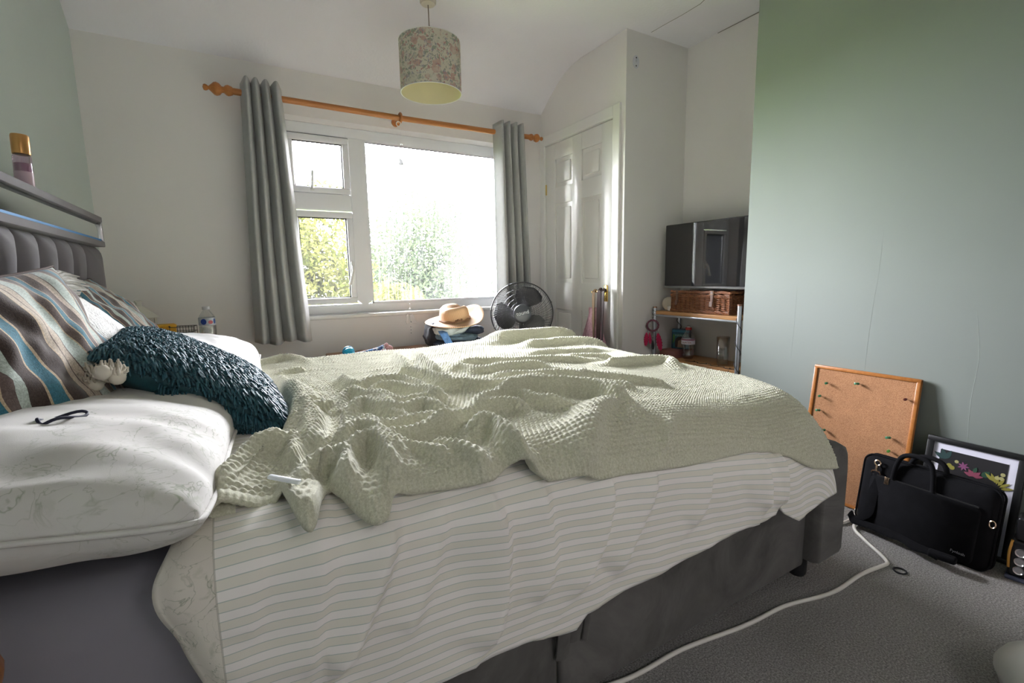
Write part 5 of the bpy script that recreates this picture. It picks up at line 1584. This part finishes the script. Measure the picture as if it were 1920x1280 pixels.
# dream catcher on the post
def dream():
    t = thing('dream_catcher', 'pink feathered dream catcher hanging from the left shelf post', 'ornament', (2.268, 2.125, 0.545))
    cy, cz, R = 0.0, 0.140, 0.034
    m = simple('plum_ribbon_ring', (0.16, 0.045, 0.075), 0.7, var=0.5, vscale=90)
    d = Vector((0.70, -0.72, 0)).normalized()
    P = lambda a, r: (d.x*r*math.cos(a), d.y*r*math.cos(a), cz+r*math.sin(a))
    part('ring', tube([P(a, R*(1+0.03*math.sin(14*a))) for a in np.linspace(0, 2*PI, 60, endpoint=False)], 0.006, 7, closed=True), m, t, True)
    web = []
    for k in range(8):
        a, b = k*PI/4, (k+1)*PI/4
        web += [tube([P(a, R), P((a+b)/2, R*0.55), P(b, R)], 0.0006, 4), tube([P((a+b)/2, R*0.55), P((a+b)/2+PI/8, R*0.3)], 0.0006, 4)]
    part('web', join(*web), simple('grey_thread', (0.45, 0.42, 0.40), 0.8), t, True)
    part('cord', join(tube([P(PI/2, R), (0.02, 0.004, 0.215), (0.037, 0.012, 0.222)], 0.0012, 5), *[tube([P(a, R), (d.x*x, d.y*x, z)], 0.001, 5) for a, x, z in ((PI*1.22, -0.034, 0.092), (PI*1.78, 0.034, 0.088), (PI*1.5, 0.0, 0.03))]), MAT['black_plastic'], t, True)
    part('beads', join(*[sphere(0.0045, 8, 6, (d.x*x, d.y*x, z)) for x, z in ((-0.034, 0.098), (0.034, 0.094), (0, 0.085), (0, 0.072), (0, 0.055))]), simple('grey_beads', (0.45, 0.43, 0.42), 0.4), t)
    pk = simple('crimson_feather', (0.48, 0.010, 0.075), 0.8, var=0.25, vscale=50)
    def feather(x0, z0, L, w, lean):
        n = 13
        A = []
        for i, s in enumerate(np.linspace(0, 1, n)):
            ww = w*(math.sin(PI*min(1, s*0.92+0.06))**0.6)*(1+0.12*(-1)**i)
            cx, czz = x0+lean*s, z0-L*s
            A.append([(d.x*(cx-ww), d.y*(cx-ww), czz-0.008), (d.x*cx, d.y*cx-0.002, czz), (d.x*(cx+ww), d.y*(cx+ww), czz-0.008)])
        A = np.array(A)
        return join(grid(A), grid(A+np.array([0.002, 0.0015, 0]), flip=True))
    part('feather', feather(-0.036, 0.100, 0.088, 0.013, -0.004), pk, t, 60)
    part('feather', feather(-0.018, 0.098, 0.085, 0.009, 0.010), pk, t, 60)
    part('feather', feather(0.034, 0.096, 0.112, 0.017, 0.018), pk, t, 60)
    part('feather', feather(0.004, 0.045, 0.055, 0.009, 0.002), simple('dark_feather', (0.03, 0.03, 0.032), 0.8), t, 60)
    part('feather', feather(-0.008, 0.040, 0.045, 0.007, -0.004), simple('grey_feather', (0.20, 0.20, 0.20), 0.8), t, 60)
dream()
def pink_box():
    single('pink_box', box(-0.09, 0.09, -0.062, 0.062, 0, 0.045, 0.004), simple('dusty_pink_card', (0.30, 0.13, 0.115), 0.7), 'flat dusty pink box on the lower shelf under the blue box', 'box', (2.425, 2.062, SH2))
    t = thing('picture_box', 'blue-green printed carton standing on the pink box', 'box', (2.452, 2.052, SH2+0.0455), (0, 0, 0.35))
    part('carton', box(-0.014, 0.014, -0.058, 0.058, 0, 0.128, 0.002), simple('dark_blue_card', (0.012, 0.045, 0.095), 0.45), t)
    def flat(poly, c, nm, off): part('print', xf(prism(poly, 0, 0.0006), (-0.0145-off, 0, 0), (PI/2, 0, -PI/2)), simple(nm, c, 0.5), t, False)
    flat([(-0.050, 0.004), (0.050, 0.004), (0.050, 0.10), (-0.050, 0.10)], (0.03, 0.14, 0.16), 'teal_print', 0.0)
    arch = [(-0.034, 0.010), (0.034, 0.010), (0.034, 0.05)]+[(0.034*math.cos(a), 0.05+0.03*math.sin(a)) for a in np.linspace(0, PI, 9)]+[(-0.034, 0.05)]
    flat(arch, (0.045, 0.02, 0.018), 'brown_arch_print', 0.0008)
    flat([(-0.018, 0.008), (0.022, 0.008), (0.020, 0.050), (0.004, 0.062), (-0.014, 0.052)], (0.28, 0.19, 0.135), 'tan_print', 0.0016)
    flat([(-0.054, 0.106), (0.054, 0.106), (0.054, 0.122), (-0.054, 0.122)], (0.05, 0.20, 0.30), 'pale_blue_print', 0.0)
    flat([(-0.050, 0.03), (-0.038, 0.05), (-0.036, 0.085), (-0.048, 0.095)], (0.10, 0.25, 0.05), 'green_print', 0.0008)
    for i, z in ((0, 0.108),):
        o = lettering('carton_lettering', 'HAWAII', 0.020, simple('pale_letters', (0.38, 0.45, 0.42), 0.5), t, (-0.0152, 0, 0.086), (math.radians(90), 0, math.radians(-90)), 0.0004)
pink_box()
redcap = simple('red_cap', (0.42, 0.012, 0.015), 0.35)
b2 = bottle('water_bottle', 'clear water bottle with red cap on the lower alcove shelf', (2.400, 1.955, SH2), 0.196, 0.040, redcap, waterm, simple('white_lilac_label', (0.80, 0.78, 0.88), 0.4), 0.095, (0, 0, 0), (0.475, 0.635), None, 1)
o = lettering('label_lettering', 'WATER', 0.016, simple('rust_letters', (0.36, 0.14, 0.10), 0.5), b2, (-0.037, -0.020, 0.105), (math.radians(90), 0, math.radians(-62)), 0.0003)
part('label_band', lathe([(0.0407, 0.117), (0.0409, 0.126)], 36), simple('red_purple_band', (0.35, 0.13, 0.20), 0.4), b2, True)
def tumbler():
    t = thing('drinking_glass', 'tall clear glass half full of water beside the right shelf post', 'glass', (2.385, 1.700, SH2))
    gl = thin_clear('clear_drinking_glass', (0.97, 0.98, 0.98), 0.16, 0.02)
    part('glass_wall', lathe([(0, 0), (0.027, 0), (0.029, 0.004), (0.036, 0.165), (0.0345, 0.165), (0.0275, 0.012), (0, 0.010)], 32), gl, t, True)
    part('water', lathe([(0, 0.011), (0.0272, 0.013), (0.0312, 0.095), (0, 0.095)], 28), waterm, t, True)
tumbler()
def fairy_wire():
    P = []
    for s in np.linspace(0, 1, 90):
        a = s*2*PI*3.5
        P.append((2.305+0.0145*math.cos(a), 1.553+0.0145*math.sin(a), 0.80-0.42*s))
    g = [tube(P, 0.0016, 5)]
    Q = spline([(2.312, 1.57, 0.488), (2.302, 1.62, 0.4865), (2.330, 1.66, 0.4865), (2.305, 1.71, 0.4865), (2.335, 1.75, 0.4865), (2.306, 1.80, 0.4865), (2.332, 1.84, 0.4865), (2.31, 1.90, 0.4865)], 60)
    g.append(tube(Q, 0.0016, 5))
    g.append(tube(spline([(2.308, 1.60, 0.484), (2.298, 1.60, 0.47), (2.297, 1.605, 0.44), (2.299, 1.63, 0.40)], 14), 0.0016, 5))
    g += [sphere(0.0035, 6, 5, tuple(Q[i]+np.array([0, 0, 0.002]))) for i in range(4, 60, 8)]
    t = single('light_string', join(*g), MAT['black_plastic'], 'thin black light string wound round the right shelf post', 'light string', smooth=True)
    R = spline([(2.305+0.014*math.cos(a), 2.143+0.014*math.sin(a), 0.79-0.004*a) for a in np.linspace(0, 12, 14)]+[(2.29, 2.15, 0.73)], 50)
    single('light_string', join(tube(R, 0.0016, 5), tube(spline([(2.535, 2.128, 0.73), (2.52, 2.15, 0.70), (2.53, 2.12, 0.66), (2.515, 2.145, 0.62)], 24), 0.0022, 5)), MAT['black_plastic'], 'thin black light string knotted on the left shelf post', 'light string', smooth=True)
fairy_wire()
def wall_hook():
    t = thing('wall_plate', 'small clear oval plate with two screws high on the alcove side wall', 'plate', (2.118, Y1-0.0005, 2.234))
    m = simple('milky_plastic', (0.66, 0.67, 0.72), 0.3)
    pl = [(0.024*math.cos(a), 0.036*math.sin(a)) for a in np.linspace(0, 2*PI, 28, endpoint=False)]
    part('plate', xf(prism(pl, 0, 0.004), (0, 0, 0), (PI/2, 0, 0)), m, t)
    part('screw', xf(lathe([(0, 0), (0.004, 0), (0.004, 0.002), (0, 0.003)], 12), (0, -0.004, 0.022), (PI/2, 0, 0)), MAT['dark_seal'], t)
    part('screw', xf(lathe([(0, 0), (0.004, 0), (0.004, 0.002), (0, 0.003)], 12), (0, -0.004, -0.022), (PI/2, 0, 0)), MAT['dark_seal'], t)
    part('nub', xf(sphere(0.006, 10, 6), (0, -0.005, 0.006), (0, 0, 0), (1, 0.8, 1.6)), m, t)
wall_hook()

# ---------------------------------------------------------------- things hanging on the cupboard door
def hanging_strip(name, label, cat, m, y, w, zt, zb, x, tw, grp=None):
    n = 20
    A = []
    for i, s in enumerate(np.linspace(0, 1, n)):
        z = zt+(zb-zt)*s
        a = tw*math.sin(2.2*s+0.4)
        A.append([(x-w/2*math.sin(a)-0.004*math.sin(3*s), y-w/2*math.cos(a), z), (x+w/2*math.sin(a)-0.004*math.sin(3*s), y+w/2*math.cos(a), z)])
    A = np.array(A)
    g = join(grid(A), grid(A+np.array([0.004, 0, 0]), flip=True), tube([(x, y, zt-0.002), (x+0.016, y, zt+0.012), (x+0.026, y, zt-0.004)], w*0.45, 6, flat=(0.3, 1)))
    return single(name, g, m, label, cat, group=grp, smooth=60)
hanging_strip('belt', 'tan fabric belt hanging from the brass door handle', 'belt', simple('tan_webbing', (0.26, 0.165, 0.085), 0.7, var=0.15, vscale=20), 2.365, 0.030, 0.905, 0.20, 1.982, 0.25)
hanging_strip('belt', 'dark brown leather belt hanging closest to the door frame', 'belt', simple('dark_brown_leather', (0.022, 0.009, 0.008), 0.4), 2.268, 0.034, 0.912, 0.16, 1.975, 0.5)
hanging_strip('belt', 'near-black narrow belt between tan belt and dark brown belt', 'belt', simple('black_brown_leather', (0.035, 0.014, 0.012), 0.4), 2.300, 0.028, 0.915, 0.25, 1.972, -0.4)
def robe():
    n, m = 60, 40
    a = np.linspace(0, 2*PI, n, endpoint=False)
    s = np.linspace(0, 1, m)
    Aa, Ss = np.meshgrid(a, s, indexing='ij')
    w = 0.040+0.075*smooth01(Ss*2.2)+0.012*np.sin(4*Aa+5*Ss)
    y = 2.385-0.02*Ss+w*np.cos(Aa)*(1+0.1*vnoise(Aa*3, Ss*6, 71))
    x = 2.002+(0.020+0.02*Ss)*np.sin(Aa)+0.006*vnoise(Aa*4, Ss*8, 72)
    z = 0.80-0.62*Ss+0.01*np.cos(3*Aa)*Ss
    k = N('pink_fleece'); v = k.coord()
    k.color(k.ramp(k.noise(v, 35, 3), [(0.3, (0.56, 0.27, 0.34)), (0.7, (0.85, 0.53, 0.60))])); k.set(Roughness=1.0, Sheen_Weight=0.5)
    k.bump(k.noise(v, 150, 3), 1.0, 0.008)
    g = grid(np.stack([x, y, z], -1), None, cu=True)
    F = g[1].tolist(); F.append([i*m for i in range(n)]); F.append([i*m+m-1 for i in range(n)][::-1])
    single('fleece_robe', G(g[0], F), k.m, 'fluffy pink fleece robe hanging behind the belts on the door', 'robe', smooth=True)
robe()

# ---------------------------------------------------------------- leaning against the chimney wall
def cork_mat():
    k = N('pressed_cork'); v = k.coord()
    a = k.noise(v, 340, 3, 0.7); b = k.noise(v, 14, 3)
    c = k.ramp(a, [(0.25, (0.21, 0.085, 0.035)), (0.5, (0.43, 0.215, 0.105)), (0.8, (0.56, 0.32, 0.17))])
    k.color(k.mix(1.0, c, k.ramp(b, [(0.3, (0.9, 0.88, 0.86)), (0.7, (1.05, 1.03, 1.0))]), 'MULTIPLY')); k.set(Roughness=0.9)
    k.bump(a, 0.5, 0.002)
    return k.m
def leaner(name, label, cat, x0, y, lean, yaw=0.0):
    """an Empty at the foot of something that leans back to +x; local x = out of the face (towards -x world), local z = up the face"""
    return thing(name, label, cat, (x0, y, 0.0), (0, lean, yaw))
def corkboard():
    W, Hh = 0.395, 0.592
    t = leaner('corkboard', 'pine-framed cork noticeboard with green pins leaning on the green wall', 'noticeboard', 2.205, 0.945, math.atan2(0.078, 0.585))
    p = MAT['pine']
    f = 0.015
    part('cork', box(-0.004, 0.006, -W/2+0.008, W/2-0.008, 0.008, Hh-0.008), cork_mat(), t)
    part('frame_rail', box(-0.010, 0.010, -W/2, W/2, 0.002, f, 0.003), p, t)
    part('frame_rail', box(-0.010, 0.010, -W/2, W/2, Hh-f, Hh, 0.003), p, t)
    part('frame_stile', box(-0.0098, 0.0098, -W/2, -W/2+f, 0.003, Hh-0.001, 0.003), p, t)
    part('frame_stile', box(-0.0098, 0.0098, W/2-f, W/2, 0.003, Hh-0.001, 0.003), p, t)
    pin = lathe([(0, 0), (0.0010, 0), (0.0010, 0.008), (0.0055, 0.009), (0.0055, 0.012), (0.003, 0.014), (0.0028, 0.022), (0.0055, 0.025), (0.0055, 0.027), (0, 0.028)], 10)
    gm = simple('green_push_pin', (0.03, 0.17, 0.075), 0.35); gm2 = simple('lime_push_pin', (0.10, 0.30, 0.05), 0.35); bm = simple('maroon_push_pin', (0.11, 0.025, 0.02), 0.35)
    for i, (u, v) in enumerate(((0.155, 0.870), (0.475, 0.905), (0.105, 0.765), (0.130, 0.655), (0.895, 0.855), (0.825, 0.575), (0.825, 0.485), (0.215, 0.515))):
        t2 = thing('push_pin', ['green push pin at the upper left of the corkboard', 'green push pin at the top middle of the corkboard', 'green push pin, second from the top down the left side of the corkboard', 'green push pin, third from the top down the left side of the corkboard', 'maroon push pin at the top right of the corkboard', 'green push pin, upper of the two low on the right of the corkboard', 'lime green push pin, lower of the two on the right of the corkboard', 'green push pin low on the left, just over the bed footboard'][i], 'pin', (0, 0, 0), (0, 0, 0), 'pins in the corkboard')
        M4 = WM[t.name] @ Matrix.Translation((-0.004, W/2-u*W, v*Hh)) @ Matrix.Rotation(math.radians(-90), 4, 'Y') @ Matrix.Rotation(math.radians((-1)**i*14), 4, 'X')
        t2.matrix_world = M4; t2.location = M4.to_translation(); t2.rotation_euler = M4.to_euler()
        WM[t2.name] = M4
        part('pin_head', pin, bm if i == 4 else gm2 if i == 6 else gm, t2)
corkboard()

def picture():
    W, Hh = 0.268, 0.385
    t = leaner('floral_picture', 'black framed floral print leaning on the wall behind the black bag', 'picture', 2.212, 0.572, math.atan2(0.060, 0.38))
    bk = simple('black_frame_wood', (0.010, 0.010, 0.011), 0.35)
    f = 0.020
    part('frame_rail', box(-0.010, 0.012, -W/2, W/2, 0.002, f, 0.002), bk, t)
    part('frame_rail', box(-0.010, 0.012, -W/2, W/2, Hh-f, Hh, 0.002), bk, t)
    part('frame_stile', box(-0.0098, 0.0118, -W/2, -W/2+f, 0.003, Hh-0.001, 0.002), bk, t)
    part('frame_stile', box(-0.0098, 0.0118, W/2-f, W/2, 0.003, Hh-0.001, 0.002), bk, t)
    part('mount', box(-0.002, 0.004, -W/2+0.012, W/2-0.012, 0.012, Hh-0.012), simple('lilac_white_mount', (0.70, 0.69, 0.80), 0.6), t)
    x = -0.0028
    pr = part('print', box(x-0.0004, x+0.001, -W/2+0.042, W/2-0.042, 0.045, Hh-0.044), simple('black_print_paper', (0.012, 0.011, 0.013), 0.5), t)
    fl = {'y': (0.42, 0.38, 0.06), 'c': (0.62, 0.58, 0.25), 'p': (0.36, 0.10, 0.26), 'q': (0.40, 0.08, 0.15), 'g': (0.02, 0.10, 0.05), 'd': (0.02, 0.07, 0.07)}
    fm = {k: simple('print_ink_'+n_, tuple(0.6*q for q in c), 0.6) for (k, c), n_ in zip(fl.items(), ('yellow', 'cream', 'lilac', 'pink', 'green', 'teal'))}
    cnt = [0]
    def leaf(cy, cz, L, w, a, m):
        P = [(0, 0), (L*0.3, w*0.5), (L*0.65, w*0.42), (L, 0), (L*0.65, -w*0.42), (L*0.3, -w*0.5)]
        cnt[0] += 1
        V = [(math.cos(a)*u-math.sin(a)*v, math.sin(a)*u+math.cos(a)*v) for u, v in P]
        g = prism(V, 0, 0.0004)
        part('printed_petal', xf(g, (x-0.0005-0.00003*cnt[0], cy, cz), (PI/2, 0, -PI/2)), fm[m], pr, False)
    def dot(cy, cz, r, m):
        cnt[0] += 1
        part('printed_dot', xf(prism([(r*math.cos(a), r*math.sin(a)) for a in np.linspace(0, 2*PI, 10, endpoint=False)], 0, 0.0004), (x-0.0005-0.00003*cnt[0], cy, cz), (PI/2, 0, -PI/2)), fm[m], pr, False)
    # local +y is the left of the picture as seen from the bed
    top = Hh-0.044
    for k in range(3): leaf(0.075, top-0.035, 0.040, 0.016, 1.2+0.7*k, 'd')
    for k in range(3): dot(0.070-0.009*k, top-0.060+0.006*(k % 2), 0.008, 'y')
    for k in range(7): leaf(0.022, top-0.045, 0.017, 0.006, k*2*PI/7, 'p')
    dot(0.042, top-0.034, 0.006, 'c')
    for k in range(5): leaf(-0.008, top-0.072, 0.028, 0.012, 0.2+k*0.65, 'q')
    leaf(-0.008, top-0.058, 0.022, 0.012, 1.3, 'g'); leaf(-0.032, top-0.066, 0.03, 0.02, 1.0, 'g')
    for k in range(6): leaf(-0.062-0.004*k, top-0.070-0.004*k, 0.034, 0.010, 2.4-0.42*k, 'y')
    for c in ((-0.075, -0.055), (-0.088, -0.040), (-0.086, -0.054)): dot(c[0]+0.006, top+c[1], 0.0065, 'c')
    for k in range(10): leaf(0.07-0.016*k, top-0.13-0.03*(k % 3), 0.03, 0.011, k*1.3, 'yqgdp'[k % 5])
picture()

def bag():
    t = thing('laptop_bag', 'black fabric laptop bag with gold clasp leaning on the picture frame', 'bag', (2.110, 0.658, 0.0), (0, math.radians(9), math.radians(-3)))
    fb = simple('black_nylon_cloth', (0.0065, 0.0065, 0.008), 0.95, spec=0.15, var=0.2, vscale=30, bump=0.25, bscale=600, bdist=0.001)
    W, Hh, T = 0.405, 0.285, 0.055
    # rounded slab body, slightly puffed
    n = 40
    def rr(W, Hh, r, k=8):
        P = []
        for cx, cy, a0 in ((W/2-r, r, -PI/2), (W/2-r, Hh-r, 0), (-W/2+r, Hh-r, PI/2), (-W/2+r, r, PI)):
            for a in np.linspace(a0, a0+PI/2, k): P.append((cx+r*math.cos(a), cy+r*math.sin(a)))
        return P
    out = np.array(rr(W, Hh, 0.035))
    c = np.array([0, Hh/2])
    layers = []
    for s, x in ((0.0, -T/2-0.004), (0.55, -T/2-0.006), (0.90, -T/2-0.001), (0.985, -T/2+0.010), (1.0, -T/2+0.02), (1.0, T/2-0.02), (0.985, T/2-0.008), (0.9, T/2), (0.0, T/2)):
        P = c+(out-c)*max(s, 0.001)
        layers.append([(x+0.004*vnoise(np.array(p[0]*12), np.array(p[1]*12), 8), p[0], p[1]) for p in P])
    part('body', grid(np.array(layers), None, cv=True), fb, t, True)
    for x in (-T/2+0.012, T/2-0.012):
        part('piping', tube([(x, p[0], p[1]) for p in c+(out-c)*1.004], 0.0035, 6, closed=True), fb, t, True)
    # front pocket with zip line
    P = np.array(rr(W-0.075, Hh-0.085, 0.02))
    lay = [[(-T/2-0.016+0.004*k, q[0]*(1-0.01*(2-k) if k < 2 else 1), q[1]+0.012) for q in P] for k in (0, 1, 2)]
    g = grid(np.array(lay), None, cv=True)
    part('front_pocket', G(g[0], g[1].tolist()+[list(range(len(P)))]), fb, t, True)
    part('zip', box(-T/2-0.0145, -T/2-0.010, -W/2+0.045, W/2-0.045, Hh-0.0745, Hh-0.069), simple('black_zip', (0.02, 0.02, 0.02), 0.35), t)
    part('zip_pull', xf(box(-0.003, 0.0, -0.0075, 0.0075, -0.024, 0.004, 0.002), (-T/2-0.015, W/2-0.095, Hh-0.072)), MAT['rose_gold'], t, label='gold zip pull')
    def clasp(y, z):
        gs = [tube([(-T/2-0.012, y+0.010*math.cos(a), z+0.010*math.sin(a)+0.02) for a in np.linspace(0, 2*PI, 16, endpoint=False)], 0.0026, 6, closed=True),
              tube([(-T/2-0.014, y, z+0.012), (-T/2-0.014, y, z-0.012)], 0.005, 8),
              tube([(-T/2-0.014, y-0.016, z-0.022), (-T/2-0.014, y-0.012, z-0.014), (-T/2-0.014, y, z-0.012), (-T/2-0.014, y+0.012, z-0.014), (-T/2-0.014, y+0.016, z-0.020)], 0.0026, 6)]
        return join(*gs)
    part('clasp', clasp(W/2-0.055, Hh-0.045), MAT['rose_gold'], t, label='gold swivel clasp')
    part('clasp', tube([(-T/2-0.004, -W/2+0.008+0.008*math.cos(a), Hh-0.115+0.012*math.sin(a)) for a in np.linspace(0, 2*PI, 14, endpoint=False)], 0.0022, 6, closed=True), MAT['rose_gold'], t, label='gold ring')
    def handle(x, dy):
        Q = spline([(x, 0.062+dy, Hh-0.070), (x-0.002, 0.056+dy, Hh-0.01), (x, 0.040+dy, Hh+0.028), (x, 0.0+dy, Hh+0.040), (x, -0.040+dy, Hh+0.028), (x-0.002, -0.056+dy, Hh-0.01), (x, -0.062+dy, Hh-0.070)], 30)
        return tube(Q, 0.0085, 8)
    part('handle', handle(-T/2-0.012, 0.03), fb, t, True)
    part('handle', handle(T/2-0.012, 0.01), fb, t, True)
    # webbing strap: down the left end and along the floor in front
    L1 = spline([(-T/2-0.012, W/2-0.055, Hh-0.065), (-T/2-0.016, W/2-0.058, 0.15), (-T/2-0.022, W/2-0.055, 0.06), (-T/2-0.030, W/2-0.03, 0.022)], 16)
    A = np.array([[(p[0], p[1]+0.017, p[2]), (p[0]-0.003, p[1], p[2]), (p[0], p[1]-0.017, p[2])] for p in L1])
    part('strap', join(grid(A), grid(A+np.array([0.003, 0, 0]), flip=True)), fb, t, 60)
    L2 = spline([(-0.055, W/2+0.004, 0.030), (-0.066, W/2-0.03, 0.012), (-0.075, 0.05, 0.020), (-0.092, -0.03, 0.016), (-0.098, -0.10, 0.017)], 24)
    A = np.array([[(p[0]-0.014, p[1], p[2]-0.004+0.003*math.sin(i)), (p[0], p[1], p[2]+0.006), (p[0]+0.016, p[1], p[2]+0.012)] for i, p in enumerate(L2)])
    part('strap', join(grid(A), grid(A+np.array([0, 0, -0.004]), flip=True)), fb, t, 60)
    part('shoulder_pad', xf(box(-0.022, 0.022, -0.045, 0.03, 0, 0.022, 0.008, 3), (-0.100, -0.10, 0.012), (0, 0, 0.25)), fb, t)
    lettering('maker_lettering', 'Fynlosh', 0.013, simple('grey_embroidery', (0.10, 0.10, 0.105), 0.6), t, (-T/2-0.0175, -W/2+0.075, 0.040), (math.radians(90), 0, math.radians(-90)), 0.0003)
bag()

def tower():
    t = thing('black_lantern', 'black upright torch lamp with three round lenses beside the picture frame', 'lamp', (2.150, 0.388, 0.0), (0, 0, 0.12))
    bk = simple('satin_black_plastic', (0.012, 0.012, 0.014), 0.3)
    part('body', box(-0.03, 0.045, -0.045, 0.038, 0.012, 0.135, 0.008, 3), bk, t)
    part('foot', box(-0.035, 0.05, -0.05, 0.042, 0.0, 0.014, 0.004), simple('slate_blue_plastic', (0.13, 0.15, 0.25), 0.35), t)
    part('head', box(-0.026, 0.04, -0.040, 0.030, 0.137, 0.215, 0.008, 3), bk, t)
    part('amber_strip', tube(spline([(-0.028, 0.036, 0.04), (-0.031, 0.038, 0.09), (-0.026, 0.034, 0.135)], 12), 0.004, 6), simple('amber_plastic', (0.55, 0.28, 0.06), 0.3), t, True, label='amber side strip')
    for k in range(3):
        l = part('lens', xf(lathe([(0, 0.004), (0.010, 0.004), (0.013, 0.007), (0.0145, 0.004), (0.0145, 0), (0, 0)], 20), (-0.030, 0.012, 0.040+0.030*k), (0, math.radians(-90), 0)), simple('silver_lens', (0.55, 0.55, 0.58), 0.25, 0.9), t, label='round silver lens')
    part('button', sphere(0.011, 12, 8, (-0.028, -0.004, 0.185)), simple('orange_red_button', (0.85, 0.10, 0.02), 0.4), t, label='orange-red button')
tower()
def vase():
    single('cream_vase', lathe([(0, 0), (0.045, 0), (0.060, 0.03), (0.066, 0.08), (0.062, 0.13), (0.045, 0.19), (0.030, 0.23), (0.034, 0.25), (0.028, 0.25), (0.024, 0.22), (0.05, 0.10), (0, 0.02)], 32), simple('cream_pink_ceramic', (0.72, 0.60, 0.50), 0.5), 'cream rounded vase at the edge beside the black lamp', 'vase', (2.055, 0.304, 0), smooth=True)
vase()
def bin_():
    t = thing('waste_bin', 'white rounded bin on the carpet in the near right corner', 'bin', (1.54, 0.175, 0))
    w = simple('greyish_white_plastic', (0.62, 0.62, 0.60), 0.35)
    part('body', lathe([(0, 0), (0.10, 0), (0.108, 0.006), (0.128, 0.065), (0.130, 0.070), (0, 0.070)], 40), w, t)
    part('lid', lathe([(0.1315, 0.071), (0.132, 0.080), (0.120, 0.104), (0.095, 0.122), (0.055, 0.132), (0.052, 0.128), (0.02, 0.126), (0, 0.126)], 40), w, t, True)
bin_()
def cable():
    P = spline([(2.10, 1.04, 0.006), (2.20, 0.985, 0.006), (2.225, 0.930, 0.006), (2.188, 0.880, 0.006), (2.085, 0.845, 0.013), (2.02, 0.825, 0.006), (1.965, 0.760, 0.006), (1.890, 0.672, 0.006), (1.83, 0.660, 0.006), (1.70, 0.668, 0.006), (1.56, 0.680, 0.006), (1.42, 0.702, 0.006), (1.305, 0.722, 0.006), (1.15, 0.742, 0.006), (0.992, 0.757, 0.006), (0.86, 0.772, 0.006), (0.727, 0.783, 0.006), (0.60, 0.80, 0.006), (0.45, 0.83, 0.006)], 160)
    wob = np.sin(np.linspace(0, 42, len(P)))*0.006*np.clip(np.linspace(-1, 4, len(P)), 0, 1)
    P[:, 1] += wob
    Q = spline([(2.195, 0.895, 0.006), (2.17, 0.878, 0.0165), (2.10, 0.868, 0.006), (2.03, 0.872, 0.006), (1.95, 0.905, 0.006)], 30)
    single('white_cable', join(tube(P, 0.0062, 8), tube(Q, 0.0062, 8)), simple('white_cable_plastic', (0.74, 0.71, 0.66), 0.45), 'white cable snaking along the grey carpet beside the bed', 'cable', smooth=True)
cable()
single('hair_tie', tube([(0.0175*math.cos(a), 0.0175*math.sin(a), 0) for a in np.linspace(0, 2*PI, 24, endpoint=False)], 0.0028, 7, closed=True), simple('black_elastic', (0.012, 0.012, 0.014), 0.7), 'black hair tie lying on the grey carpet', 'hair tie', (1.863, 0.616, 0.003), smooth=True)
def knob():
    # rounded wooden corner of a chair that just shows at the bottom left
    t = thing('stool', 'round orange-brown wooden stool at the near side of the bed, below the pillow', 'stool', (-0.34, 0.62, 0))
    w = MAT['pine']
    part('seat', lathe([(0, 0.610), (0.090, 0.610), (0.099, 0.616), (0.101, 0.626), (0.098, 0.636), (0.088, 0.640), (0, 0.641)], 32), w, t)
    for k in range(3):
        a = 2*PI*k/3+0.5
        part('leg', tube([(0.095*math.cos(a), 0.095*math.sin(a), 0.0), (0.065*math.cos(a), 0.065*math.sin(a), 0.612)], 0.013, 10), w, t)
knob()
